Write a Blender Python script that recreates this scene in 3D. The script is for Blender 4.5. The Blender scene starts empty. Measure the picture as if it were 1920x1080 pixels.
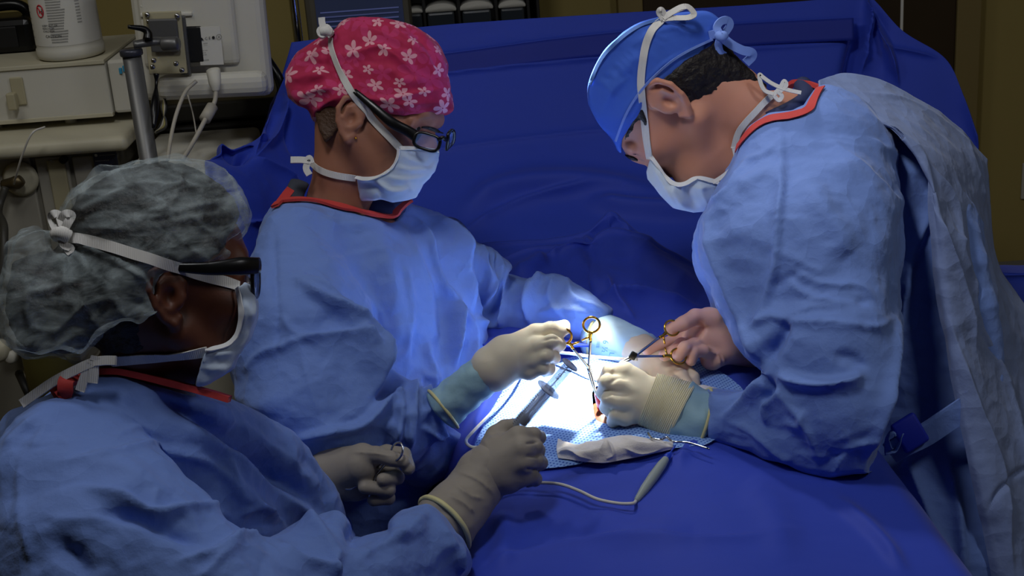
import bpy, bmesh, math, random
import numpy as np
from mathutils import Vector, Matrix
random.seed(5); rng = np.random.default_rng(5)
SC = bpy.context.scene; COL = SC.collection
# ------------------------------------------------------------------ camera
FP = 1920*50/36.0
PITCH, ROLL = math.radians(20), math.radians(4.3)
CAM = np.array([0, 0, 1.98])
_F = np.array([0, math.cos(PITCH), -math.sin(PITCH)]); _R0 = np.array([1., 0, 0]); _U0 = np.array([0, math.sin(PITCH), math.cos(PITCH)])
_R = math.cos(ROLL)*_R0 - math.sin(ROLL)*_U0; _U = math.cos(ROLL)*_U0 + math.sin(ROLL)*_R0
cd = bpy.data.cameras.new('camera'); cam = bpy.data.objects.new('camera', cd); COL.objects.link(cam)
cd.lens = 50; cd.sensor_width = 36; cd.clip_end = 50
mw = Matrix.Identity(4)
for i in range(3):
    mw[i][0] = _R[i]; mw[i][1] = _U[i]; mw[i][2] = -_F[i]; mw[i][3] = CAM[i]
cam.matrix_world = mw; SC.camera = cam
M3 = np.stack([_R, -_U, _F])                 # rows: world direction of x(right), y(down), d(depth)
def q2w(q): return CAM + np.asarray(q, float) @ M3
def w2q(w): return (np.asarray(w, float) - CAM) @ M3.T
def Q(px, py, d): return np.array([(px-960)*d/FP, (py-540)*d/FP, d])
def QZ(px, py, z):                           # point of the ray through a pixel at world height z
    r = Q(px, py, 1.0) @ M3
    return Q(px, py, (z-CAM[2])/r[2])
def WZ(px, py, z): return q2w(QZ(px, py, z))
def pix(q): q = np.asarray(q); return 960+FP*q[..., 0]/q[..., 2], 540+FP*q[..., 1]/q[..., 2]
# ------------------------------------------------------------------ world, lights, exposure
wd = bpy.data.worlds.new('world'); SC.world = wd; wd.use_nodes = True
bg = wd.node_tree.nodes['Background']; bg.inputs[0].default_value = (0.75, 0.87, 1.0, 1); bg.inputs[1].default_value = 0.045
SC.view_settings.view_transform = 'Standard'; SC.view_settings.look = 'None'
SC.view_settings.exposure = 0.0; SC.view_settings.gamma = 1; SC.view_settings.use_curve_mapping = False
def aim(o, tgt):
    o.rotation_euler = (Vector(tgt)-o.location).to_track_quat('-Z', 'Y').to_euler()
def light(name, kind, loc, tgt, energy, color, **kw):
    l = bpy.data.lights.new(name, kind); l.energy = energy; l.color = color
    for k, v in kw.items(): setattr(l, k, v)
    o = bpy.data.objects.new(name, l); COL.objects.link(o); o.location = loc; aim(o, tgt); return o
FIELD = WZ(1090, 715, 1.12)
light('surgical_spot', 'SPOT', tuple(FIELD+np.array([0.02, 0.42, 1.25])), tuple(FIELD), 1600, (1.0, 0.97, 0.84), spot_size=math.radians(12.2), spot_blend=1.0, shadow_soft_size=0.06)
light('side_spot', 'SPOT', (0.02, 2.7, 2.55), (0.40, 1.95, 1.4), 24, (0.95, 0.97, 1.0), spot_size=math.radians(46), spot_blend=1.0, shadow_soft_size=0.08)
light('front_spot', 'SPOT', (-0.15, 1.25, 2.7), (0.50, 1.95, 1.40), 22, (1.0, 0.97, 0.93), spot_size=math.radians(31), spot_blend=1.0, shadow_soft_size=0.10)
light('ceiling_lamp', 'AREA', (-0.25, 1.35, 2.8), (0.1, 2.1, 1.1), 6.5, (0.97, 0.98, 1.0), shape='RECTANGLE', size=0.28, size_y=0.28)
light('fill_right', 'AREA', (1.5, 0.9, 2.8), (0.75, 2.1, 1.1), 5.0, (0.97, 0.98, 1.0), shape='RECTANGLE', size=0.3, size_y=0.3)  # added fill for the dark gown side at right, not a known lamp
light('ceiling_lamp_far', 'AREA', (-1.2, 2.0, 2.8), (-0.6, 2.6, 1.2), 3.0, (1.0, 0.98, 0.92), shape='RECTANGLE', size=0.6, size_y=0.3)

# ------------------------------------------------------------------ object helpers
OFF = {}
def setp(o, label=None, cat=None, group=None, kind=None):
    if label: o['label'] = label
    if cat: o['category'] = cat
    if group: o['group'] = group
    if kind: o['kind'] = kind
    return o
def thing(name, base_w, label, cat, group=None):
    o = bpy.data.objects.new(name, None); COL.objects.link(o); o.location = tuple(base_w); o.empty_display_size = 0.05
    OFF[o.name] = np.array(base_w, float); return setp(o, label, cat, group)
def mesh_of(name, V, F):
    me = bpy.data.meshes.new(name); V = np.asarray(V, np.float32)
    if isinstance(F, np.ndarray) and F.ndim == 2:
        n, k = F.shape
        me.vertices.add(len(V)); me.vertices.foreach_set('co', V.ravel())
        me.loops.add(n*k); me.loops.foreach_set('vertex_index', F.astype(np.int32).ravel())
        me.polygons.add(n); me.polygons.foreach_set('loop_start', np.arange(0, n*k, k, dtype=np.int32))
        me.update(calc_edges=True); me.validate()
    else:
        me.from_pydata([tuple(v) for v in V.tolist()], [], [tuple(f) for f in F]); me.update()
    return me
def W(name, V, F, m, parent=None, smooth=True, **tags):
    """V in world coordinates"""
    V = np.asarray(V, float)
    if parent is None: off = np.array([V[:, 0].mean(), V[:, 1].mean(), V[:, 2].min()])
    else: off = OFF[parent.name]
    me = mesh_of(name, V-off, F)
    if smooth: me.polygons.foreach_set('use_smooth', np.ones(len(me.polygons), bool))
    me.materials.append(m)
    o = bpy.data.objects.new(name, me); COL.objects.link(o)
    OFF[o.name] = off
    if parent is None: o.location = tuple(off)
    else: o.parent = parent
    return setp(o, tags.get('label'), tags.get('cat'), tags.get('group'), tags.get('kind'))
def G(name, V, F, m, parent=None, smooth=True, **t): return W(name, q2w(V), F, m, parent, smooth, **t)
class MB:
    def __init__(s): s.V = []; s.F = []; s.n = 0
    def add(s, V, F):
        V = np.asarray(V, float); s.V.append(V); s.F += [tuple(int(i)+s.n for i in f) for f in F]; s.n += len(V); return s
    def get(s): return np.vstack(s.V), s.F
def frame_from(t, ref=None):
    t = t/np.linalg.norm(t); r = np.array([0, 0, 1.]) if ref is None else np.asarray(ref, float)
    if abs(t@r)/np.linalg.norm(r) > 0.98: r = np.array([1., 0.1, 0])
    a = np.cross(r, t); a /= np.linalg.norm(a); return a, np.cross(t, a)
def crom(P, n=8, closed=False):
    P = np.asarray(P, float)
    if len(P) < 3 and not closed: return np.vstack([P[0]+(P[-1]-P[0])*t for t in np.linspace(0, 1, n+1)])
    if closed: X = np.vstack([P[-1], P, P[0], P[1]])
    else: X = np.vstack([2*P[0]-P[1], P, 2*P[-1]-P[-2]])
    out = []; ts = np.linspace(0, 1, n, endpoint=False)[:, None]
    for i in range(1, len(X)-2):
        a, b, c, d = X[i-1], X[i], X[i+1], X[i+2]
        out.append(0.5*((2*b)+(c-a)*ts+(2*a-5*b+4*c-d)*ts**2+(3*b-a-3*c+d)*ts**3))
    out = np.vstack(out)
    return out if closed else np.vstack([out, P[-1]])
def tube(P, r, n=10, closed=False, flat=1.0, ref=None, cap=True):
    """r scalar or per point; flat<1 flattens along the second axis"""
    P = np.asarray(P, float); N = len(P); r = np.broadcast_to(np.asarray(r, float), (N,)) if np.ndim(r) == 0 or len(np.atleast_1d(r)) == N else np.interp(np.linspace(0, 1, N), np.linspace(0, 1, len(r)), r)
    V = []; a = None
    for i in range(N):
        t = (P[(i+1) % N]-P[i-1]) if closed else (P[min(i+1, N-1)]-P[max(i-1, 0)])
        t = t/(np.linalg.norm(t)+1e-12)
        if ref is not None:
            b = np.asarray(ref[i] if np.ndim(ref) == 2 else ref, float); b = b-t*(b@t); b /= np.linalg.norm(b)+1e-12; a = np.cross(b, t)
        elif a is None: a, b = frame_from(t)
        else:
            a = a-t*(a@t); a /= np.linalg.norm(a)+1e-12; b = np.cross(t, a)
        for k in range(n):
            u = 2*math.pi*k/n; V.append(P[i]+r[i]*(math.cos(u)*a+flat*math.sin(u)*b))
    F = []
    for i in range(N if closed else N-1):
        j = (i+1) % N
        for k in range(n): F.append((i*n+k, i*n+(k+1) % n, j*n+(k+1) % n, j*n+k))
    if not closed and cap: F += [tuple(range(n))[::-1], tuple((N-1)*n+k for k in range(n))]
    return np.array(V), F
def lathe(prof, n=24, o=(0, 0, 0), ax=(0, 0, 1)):
    """prof: list of (radius, height) around axis ax from point o"""
    ax = np.asarray(ax, float); ax /= np.linalg.norm(ax); a, b = frame_from(ax); V = []; o = np.asarray(o, float)
    for r, h in prof:
        for k in range(n):
            u = 2*math.pi*k/n; V.append(o+ax*h+r*(math.cos(u)*a+math.sin(u)*b))
    F = []
    for i in range(len(prof)-1):
        for k in range(n): F.append((i*n+k, i*n+(k+1) % n, (i+1)*n+(k+1) % n, (i+1)*n+k))
    F += [tuple(range(n))[::-1], tuple((len(prof)-1)*n+k for k in range(n))]
    return np.array(V), F
def rbox(c, size, R=None, bev=0.006, seg=2):
    bm = bmesh.new(); bmesh.ops.create_cube(bm, size=1.0)
    for v in bm.verts: v.co = Vector((v.co.x*size[0], v.co.y*size[1], v.co.z*size[2]))
    if bev > 0: bmesh.ops.bevel(bm, geom=bm.edges[:], offset=min(bev, min(size)*0.45), segments=seg, affect='EDGES', profile=0.5)
    bm.verts.ensure_lookup_table(); V = np.array([v.co[:] for v in bm.verts]); F = [tuple(v.index for v in f.verts) for f in bm.faces]; bm.free()
    if R is not None: V = V @ np.asarray(R)      # rows of R: box axes
    return V+np.asarray(c, float), F
# ------------------------------------------------------------------ noise
def _h(i, s=0):
    i = i.astype(np.int64); x = (i[..., 0]*73856093) ^ (i[..., 1]*19349663) ^ (i[..., 2]*83492791) ^ (s*2654435761)
    x = (x ^ (x >> 13))*1274126177 & 0x7fffffff; x = (x ^ (x >> 16))*668265263 & 0x7fffffff
    return ((x ^ (x >> 15)) & 0xffffff)/float(0xffffff)
def vnoise(p, s=0):
    p = np.asarray(p, float); i = np.floor(p); f = p-i; f = f*f*(3-2*f); o = 0
    for a in (0, 1):
        for b in (0, 1):
            for c in (0, 1):
                w = (f[:, 0] if a else 1-f[:, 0])*(f[:, 1] if b else 1-f[:, 1])*(f[:, 2] if c else 1-f[:, 2])
                o = o+w*_h(i+np.array([a, b, c]), s)
    return o*2-1
def fbm(p, o=3, s=0): return sum(vnoise(p*2**k, s+k)*0.5**k for k in range(o))
def voro(p, s=0):
    i = np.floor(p); f1 = np.full(len(p), 9.); f2 = np.full(len(p), 9.)
    for a in (-1, 0, 1):
        for b in (-1, 0, 1):
            for c in (-1, 0, 1):
                g = i+np.array([a, b, c]); q = np.stack([g[:, k]+_h(g, s+k+1) for k in range(3)], 1)
                d = np.linalg.norm(q-p, axis=1); f2 = np.where(d < f1, f1, np.minimum(f2, d)); f1 = np.minimum(f1, d)
    return f1, f2
RM = np.linalg.qr(np.random.default_rng(1).normal(size=(3, 3)))[0]
def tnoise(p, s=0):
    i = np.floor(p); f = p-i; o = np.argsort(-f, axis=1); fs = np.take_along_axis(f, o, 1); n = np.arange(len(p)); c1 = i.copy(); c1[n, o[:, 0]] += 1; c2 = c1.copy(); c2[n, o[:, 1]] += 1
    return _h(i, s)*(1-fs[:, 0])+_h(c1, s)*(fs[:, 0]-fs[:, 1])+_h(c2, s)*(fs[:, 1]-fs[:, 2])+_h(i+1, s)*fs[:, 2]-0.5
def crumple(p, size, s=0):
    """angular crumpled-cloth relief, about -0.5..0.5"""
    p = (p @ RM)/size; w = np.stack([fbm(p*0.7, 2, s+11*k) for k in range(3)], 1)
    q = p*np.array([1, .62, 1])+0.45*w
    return tnoise(q, s)+0.45*tnoise(q[:, [1, 2, 0]]*2.3+5, s+7)
# ------------------------------------------------------------------ implicit surfaces
def rc(a, b, ra, rb=None):
    a = np.asarray(a, float); b = np.asarray(b, float); rb = ra if rb is None else rb; ab = b-a; L = ab@ab+1e-12
    def f(p):
        t = np.clip((p-a)@ab/L, 0, 1); return np.linalg.norm(p-a-t[:, None]*ab, axis=1)-(ra+(rb-ra)*t)
    return f
def ell(c, r, R=None):
    c = np.asarray(c, float); r = np.asarray(r, float)
    def f(p):
        l = p-c
        if R is not None: l = l @ np.asarray(R).T
        k0 = np.linalg.norm(l/r, axis=1); k1 = np.linalg.norm(l/(r*r), axis=1)+1e-9; return k0*(k0-1)/k1
    return f
def chain(P, R, k=None):
    fs = [rc(P[i], P[i+1], R[i], R[i+1]) for i in range(len(P)-1)]
    def f(p):
        d = fs[0](p)
        for g in fs[1:]: d = np.minimum(d, g(p)) if not k else smin(d, g(p), k)
        return d
    return f
def smin(a, b, k):
    h = np.clip(0.5+0.5*(b-a)/k, 0, 1); return b+(a-b)*h-k*h*(1-h)
def smax(a, b, k): return -smin(-a, -b, k)
def uni(fs, k=0.01):
    def f(p):
        d = fs[0](p)
        for g in fs[1:]: d = smin(d, g(p), k)
        return d
    return f
def sub(f, g, k=0.004): return lambda p: smax(f(p), -g(p), k)
def inter(f, g, k=0.004): return lambda p: smax(f(p), g(p), k)
def polysd(X, Y, poly):
    P = np.asarray(poly, float); N = len(P); d = np.full(X.shape, 1e18); ins = np.zeros(X.shape, bool)
    for i in range(N):
        a = P[i]; b = P[(i+1) % N]; ex, ey = b-a; wx = X-a[0]; wy = Y-a[1]
        t = np.clip((wx*ex+wy*ey)/(ex*ex+ey*ey+1e-9), 0, 1)
        d = np.minimum(d, (wx-ex*t)**2+(wy-ey*t)**2)
        c = ((a[1] <= Y) != (b[1] <= Y)); xi = a[0]+(Y-a[1])*ex/(ey if ey != 0 else 1e-9); ins ^= c & (X < xi)
    return np.where(ins, -1, 1)*np.sqrt(d)
def outline(poly, smooth=True):
    P = crom(poly, 4, True) if smooth else np.asarray(poly, float)
    def f(p):
        d = np.maximum(p[:, 2], 0.3); return polysd(960+FP*p[:, 0]/d, 540+FP*p[:, 1]/d, P)*d/FP
    return f
def mc(f, lo, hi, h, st=4):
    """sparse surface nets of f<0 inside the box lo..hi, voxel h"""
    lo = np.asarray(lo, float); hi = np.asarray(hi, float); n = (np.ceil((hi-lo)/(h*st)).astype(int))*st+1
    nc = (n-1)//st
    cc = np.stack(np.meshgrid(*[(np.arange(k)+0.5)*st*h for k in nc], indexing='ij'), -1).reshape(-1, 3)+lo
    v = f(cc); m = (np.abs(v) < st*h*1.5).reshape(nc)
    V = np.repeat(np.repeat(np.repeat(np.where(v.reshape(nc) < 0, -1., 1.), st, 0), st, 1), st, 2)
    A = np.ones(n); A[:-1, :-1, :-1] = V
    A[-1, :, :] = 1; A[:, -1, :] = 1; A[:, :, -1] = 1
    pm = np.zeros(n, bool)
    mm = np.repeat(np.repeat(np.repeat(m, st, 0), st, 1), st, 2)
    for a in (0, 1):
        for b in (0, 1):
            for c in (0, 1): pm[a:n[0]-1+a, b:n[1]-1+b, c:n[2]-1+c] |= mm
    idx = np.argwhere(pm); vals = np.empty(len(idx))
    for s in range(0, len(idx), 400000): vals[s:s+400000] = f(idx[s:s+400000]*h+lo)
    A[pm] = vals
    A[0, :, :] = 1; A[:, 0, :] = 1; A[:, :, 0] = 1; A[-1] = 1; A[:, -1] = 1; A[:, :, -1] = 1
    ins = A < 0
    corners = [(a, b, c) for a in (0, 1) for b in (0, 1) for c in (0, 1)]
    sl = lambda o: tuple(slice(o[k], n[k]-1+o[k]) for k in range(3))
    cnt = sum(ins[sl(o)].astype(np.int8) for o in corners); act = (cnt > 0) & (cnt < 8)
    ci = np.argwhere(act); vid = -np.ones(tuple(n-1), np.int64); vid[act] = np.arange(len(ci))
    P = np.zeros((len(ci), 3)); K = np.zeros(len(ci))
    for o in corners:
        for ax in range(3):
            if o[ax]: continue
            o2 = list(o); o2[ax] = 1
            g1 = A[tuple((ci+np.array(o)).T)]; g2 = A[tuple((ci+np.array(o2)).T)]; s = (g1 < 0) != (g2 < 0)
            t = np.where(s, g1/(g1-g2+1e-20), 0); pt = np.tile(np.array(o, float), (len(ci), 1)); pt[:, ax] += t
            P += pt*s[:, None]; K += s
    P = (ci+P/K[:, None])*h+lo
    Fs = []
    for ax in range(3):
        u, w = [(1, 2), (2, 0), (0, 1)][ax]
        a1 = [slice(None)]*3; a2 = [slice(None)]*3; a1[ax] = slice(0, n[ax]-1); a2[ax] = slice(1, n[ax])
        e = ins[tuple(a1)] != ins[tuple(a2)]; ei = np.argwhere(e)
        ei = ei[(ei[:, u] > 0) & (ei[:, w] > 0) & (ei[:, u] < n[u]-1) & (ei[:, w] < n[w]-1)]
        s = ins[tuple(ei.T)]
        def g(du, dw):
            q = ei.copy(); q[:, u] -= du; q[:, w] -= dw; return vid[tuple(q.T)]
        q = np.stack([g(1, 1), g(0, 1), g(0, 0), g(1, 0)], 1); q[~s] = q[~s][:, ::-1]; Fs.append(q)
    Fq = np.vstack(Fs); return P, Fq[(Fq >= 0).all(1)]
def normals(V, F):
    n = np.cross(V[F[:, 2]]-V[F[:, 0]], V[F[:, 3]]-V[F[:, 1]]); N = np.zeros_like(V)
    for k in range(4): np.add.at(N, F[:, k], n)
    return N/(np.linalg.norm(N, axis=1, keepdims=True)+1e-12)
def relax(V, F, it=1, lam=0.5):
    for _ in range(it):
        S = np.zeros_like(V); C = np.zeros(len(V))
        for k in range(4):
            np.add.at(S, F[:, k], V[F[:, (k+1) % 4]]+V[F[:, k-1]]); np.add.at(C, F[:, k], 2)
        V = V+lam*(S/np.maximum(C, 1)[:, None]-V)
    return V
SG = 1.35; WS = 1.1
def strokes(V, N, S, facing=True):
    """fold lines drawn as real relief. S: (pts, width_px, height_m, kind[, dmin, dmax])"""
    X, Y = pix(V); D = np.zeros(len(V)); view = V/np.linalg.norm(V, axis=1, keepdims=True)
    face = np.clip(-(N*view).sum(1)*4+0.4, 0, 1) if facing else 1.0
    for s in S:
        P, w, h, kind = s[:4]; P = crom(P, 6); w = float(w)*WS
        lo = P.min(0)-4*w; hi = P.max(0)+4*w; m = (X > lo[0]) & (X < hi[0]) & (Y > lo[1]) & (Y < hi[1])
        if len(s) > 4: m &= (V[:, 2] > s[4]) & (V[:, 2] < s[5])
        if not m.any(): continue
        x = X[m]; y = Y[m]; best = np.full(x.shape, 1e9); sg = np.zeros(x.shape); tt = np.zeros(x.shape); n = len(P)-1
        for i in range(n):
            a = P[i]; e = P[i+1]-a; wx = x-a[0]; wy = y-a[1]; L = e@e+1e-9; t = np.clip((wx*e[0]+wy*e[1])/L, 0, 1)
            d = np.hypot(wx-e[0]*t, wy-e[1]*t); k = d < best; best = np.where(k, d, best)
            sg = np.where(k, np.sign(e[0]*wy-e[1]*wx), sg); tt = np.where(k, (i+t)/n, tt)
        fade = np.clip(np.minimum(tt, 1-tt)*4+0.12, 0, 1); u = best/w
        if kind == 'r': g = np.exp(-u*1.6)                     # sharp ridge
        elif kind == 's': g = np.exp(-u*u)                      # soft swell
        elif kind == 'v': g = -np.exp(-u*1.6)
        else:                                                    # 'o' overlap: steep on one side (right of the stroke's direction), long ramp on the other
            g = np.where(sg > 0, np.exp(-u*1.1), np.exp(-(u*1.9)**2))
        D[m] += h*g*fade*SG
    return D*face
CA = 2.2
def smooth_s(D, F):
    S = np.zeros(len(D)); C = np.zeros(len(D))
    for k in range(4): np.add.at(S, F[:, k], D[F[:, (k+1) % 4]]+D[F[:, k-1]]); np.add.at(C, F[:, k], 2)
    for _ in range(2):
        D = .4*D+.6*S/np.maximum(C, 1); S = np.zeros(len(D))
        for k in range(4): np.add.at(S, F[:, k], D[F[:, (k+1) % 4]]+D[F[:, k-1]])
    return .5*D+.5*S/np.maximum(C, 1)
def cloth_mesh(f, lo, hi, h, S=(), cr=(), seed=0, relaxn=1):
    V, F = mc(f, lo, hi, h); V = relax(V, F, relaxn); N = normals(V, F); D = smooth_s(strokes(V, N, S), F)
    for size, amp in cr: D += CA*amp*crumple(V, size, seed)
    return V+N*D[:, None], F
def bbox_of(pts, r):
    P = np.vstack(pts)
    if len(P) == 2:
        (x0, y0), (x1, y1) = [pix(p) for p in P]; P = np.array([Q(x, y, d) for x in (x0, x1) for y in (y0, y1) for d in (P[0][2], P[1][2])])
    return P.min(0)-r, P.max(0)+r
def hit(f, px, py, d0=1.0, d1=3.4, off=0.0):
    r = Q(px, py, 1.0); n = np.linalg.norm(r); u = r/n; t = d0*n
    for _ in range(160):
        v = f((u*t)[None])[0]
        if v < 0.0006: break
        t += max(v*0.6, 0.0012)
        if t > d1*n: return None
    p = u*t; return p
def grad(f, p, e=0.003):
    E = np.eye(3)*e; g = np.array([f((p+E[i])[None])[0]-f((p-E[i])[None])[0] for i in range(3)]); return g/(np.linalg.norm(g)+1e-12)
from mathutils.bvhtree import BVHTree
class Surf:
    """finished meshes (q space) that lines can be laid on"""
    def __init__(s, *vf): s.b = [BVHTree.FromPolygons(V.tolist(), F.tolist() if isinstance(F, np.ndarray) else F) for V, F in vf]
    def hit(s, px, py):
        r = Q(px, py, 1.0); r = r/np.linalg.norm(r); best = None
        for b in s.b:
            h = b.ray_cast(Vector((0, 0, 0)), Vector(r))
            if h[0] is not None and (best is None or h[3] < best[2]): best = (np.array(h[0]), np.array(h[1]), h[3])
        if best is None: return None
        n = best[1]; n = -n if n @ r > 0 else n
        return best[0], n
def drape_line(f, pts, off=0.003, n=6, d0=1.0, d1=3.4):
    if isinstance(f, Surf):
        P = []; Ns = []
        for x, y in crom(pts, n):
            h = f.hit(x, y)
            if h is None or (P and h[0][2]-P[-1][2] > .06):
                if P: P.append(Q(x, y, P[-1][2])); Ns.append(Ns[-1])
                continue
            P.append(h[0]); Ns.append(h[1])
        P = np.array(P); Ns = np.array(Ns)
        for _ in range(4):
            if len(P) > 4: P[1:-1] = 0.5*P[1:-1]+0.25*(P[2:]+P[:-2]); Ns[1:-1] = 0.5*Ns[1:-1]+0.25*(Ns[2:]+Ns[:-2])
        Ns /= np.linalg.norm(Ns, axis=1, keepdims=True)
        return P+Ns*off, Ns
    """a line in the picture laid on the surface f: returns points and normals"""
    P = []; Ns = []; last = None
    for x, y in crom(pts, n):
        p = hit(f, x, y, d0, d1)
        if p is None:
            if last is None: continue
            p = Q(x, y, last)
            g = Ns[-1] if Ns else -p
        else: g = grad(f, p)
        last = p[2]; P.append(p+g*off); Ns.append(g)
    P = np.array(P); Ns = np.array(Ns)
    for _ in range(2):
        if len(P) > 4: P[1:-1] = 0.5*P[1:-1]+0.25*(P[2:]+P[:-2]); Ns[1:-1] = 0.5*Ns[1:-1]+0.25*(Ns[2:]+Ns[:-2])
    return P, Ns
def ribbon_on(f, pts, width, off=0.0025, thick=0.0007, **k):
    P, Ns = drape_line(f, pts, off, **k); return strip(P, width, Ns, thick)
def strip(P, width, ref, thick):
    """flat tape: rectangular section, every side with its own vertices"""
    P = np.asarray(P, float); N = len(P); V = []; w = width/2
    for i in range(N):
        t = P[min(i+1, N-1)]-P[max(i-1, 0)]; t /= np.linalg.norm(t)+1e-12; b = np.asarray(ref[i] if np.ndim(ref) == 2 else ref, float); b = b-t*(b@t); b /= np.linalg.norm(b)+1e-12; a = np.cross(b, t)
        c = [P[i]+a*w+b*thick, P[i]-a*w+b*thick, P[i]-a*w-b*thick, P[i]+a*w-b*thick]; V += [c[0], c[1], c[1], c[2], c[2], c[3], c[3], c[0]]
    F = [(i*8+k, i*8+k+1, (i+1)*8+k+1, (i+1)*8+k) for i in range(N-1) for k in (0, 2, 4, 6)]+[(0, 2, 4, 6), tuple((N-1)*8+k for k in (6, 4, 2, 0))]
    return np.array(V), F
def ribbon(P, width, ref, thick=0.0007, n=8):
    return strip(crom(P, n), width, ref, thick)
def lattice(L, nu, nv, S=(), cr=(), seed=0, thick=0.0, flip=False):
    """L: rows of q-points; smooth patch with fold strokes. returns V,F (quads)"""
    L = np.asarray(L, float); R, C = L.shape[:2]
    rows = np.stack([resamp(crom(L[i], 12), nu) for i in range(R)])
    V = np.stack([resamp(crom(rows[:, j], 12), nv) for j in range(nu)], 1)
    ii = np.arange(nv*nu).reshape(nv, nu)
    F = np.stack([ii[:-1, :-1].ravel(), ii[1:, :-1].ravel(), ii[1:, 1:].ravel(), ii[:-1, 1:].ravel()], 1)
    V = V.reshape(-1, 3); N = normals(V, F); s = np.sign(-(N*V).sum(1).mean()); N = N*s
    if s < 0: F = F[:, ::-1]
    D = strokes(V, N, S, facing=False)
    for size, amp in cr: D = D+amp*crumple(V, size, seed)
    V = V+N*D[:, None]
    if thick > 0:
        n = len(V); V2 = V-N*thick; b = np.concatenate([ii[0, :], ii[1:, -1], ii[-1, -2::-1], ii[-2:0:-1, 0]])
        E = np.stack([b, np.roll(b, -1), np.roll(b, -1)+n, b+n], 1)
        V = np.vstack([V, V2]); F = np.vstack([F, F[:, ::-1]+n, E])
    return V, F
def resamp(P, n):
    s = np.linspace(0, len(P)-1, n); i = np.minimum(s.astype(int), len(P)-2); t = (s-i)[:, None]; return P[i]*(1-t)+P[i+1]*t
# ------------------------------------------------------------------ materials
def lin(c): return tuple((x/255/12.92 if x/255 <= 0.04045 else ((x/255+0.055)/1.055)**2.4) for x in c)
MATS = {}
def mat(name, rgb, rough=0.6, metal=0.0, vary=0.0, vscale=8, bump=None, sheen=0.0, sss=0.0, trans=0.0, alpha=1.0, spec=0.5, ior=1.45, ssc=None, emit=None, linear=False):
    m = bpy.data.materials.new(name); m.use_nodes = True; nt = m.node_tree; b = nt.nodes['Principled BSDF']
    c = tuple(rgb) if linear else lin(rgb)
    b.inputs['Base Color'].default_value = (*c, 1); b.inputs['Roughness'].default_value = rough; b.inputs['Metallic'].default_value = metal
    b.inputs['Specular IOR Level'].default_value = spec; b.inputs['IOR'].default_value = ior
    if sheen: b.inputs['Sheen Weight'].default_value = sheen
    if sss:
        b.inputs['Subsurface Weight'].default_value = sss; b.inputs['Subsurface Scale'].default_value = 0.01; b.inputs['Subsurface Radius'].default_value = (1, 0.4, 0.25)
    if trans: b.inputs['Transmission Weight'].default_value = trans
    if alpha < 1: b.inputs['Alpha'].default_value = alpha
    if emit: b.inputs['Emission Color'].default_value = (*lin(emit[0]), 1); b.inputs['Emission Strength'].default_value = emit[1]
    tc = nt.nodes.new('ShaderNodeTexCoord')
    if vary:
        n = nt.nodes.new('ShaderNodeTexNoise'); n.inputs['Scale'].default_value = vscale; n.inputs['Detail'].default_value = 5
        mx = nt.nodes.new('ShaderNodeMix'); mx.data_type = 'RGBA'
        nt.links.new(tc.outputs['Object'], n.inputs['Vector']); nt.links.new(n.outputs['Fac'], mx.inputs['Factor'])
        mx.inputs[6].default_value = (*[x*(1-vary) for x in c], 1); mx.inputs[7].default_value = (*[min(1, x*(1+vary)) for x in c], 1)
        nt.links.new(mx.outputs[2], b.inputs['Base Color'])
    prev = None
    for kind, sc, st, dist in (bump or ()):
        if kind == 'noise':
            t = nt.nodes.new('ShaderNodeTexNoise'); t.inputs['Scale'].default_value = sc; t.inputs['Detail'].default_value = 4; out = t.outputs['Fac']; vin = t.inputs['Vector']
        elif kind == 'voro':
            t = nt.nodes.new('ShaderNodeTexVoronoi'); t.inputs['Scale'].default_value = sc; out = t.outputs['Distance']; vin = t.inputs['Vector']
        else:
            t = nt.nodes.new('ShaderNodeTexWave'); t.inputs['Scale'].default_value = sc; t.inputs['Distortion'].default_value = 0.3; out = t.outputs['Fac']; vin = t.inputs['Vector']
        if kind == 'voro':
            nn = nt.nodes.new('ShaderNodeTexNoise'); nn.inputs['Scale'].default_value = sc*0.7
            va = nt.nodes.new('ShaderNodeVectorMath'); va.operation = 'MULTIPLY_ADD'; va.inputs[1].default_value = (0.9/sc,)*3
            nt.links.new(tc.outputs['Object'], nn.inputs['Vector']); nt.links.new(nn.outputs['Color'], va.inputs[0]); nt.links.new(tc.outputs['Object'], va.inputs[2]); nt.links.new(va.outputs[0], vin)
        else: nt.links.new(tc.outputs['Object'], vin)
        bp = nt.nodes.new('ShaderNodeBump'); bp.inputs['Strength'].default_value = st; bp.inputs['Distance'].default_value = dist
        nt.links.new(out, bp.inputs['Height'])
        if prev: nt.links.new(prev.outputs[0], bp.inputs['Normal'])
        prev = bp
    if prev: nt.links.new(prev.outputs[0], b.inputs['Normal'])
    return m
CB = (('voro', 26, 0.35, 0.012), ('noise', 70, 0.35, 0.004), ('noise', 500, 0.2, 0.0006))
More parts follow.
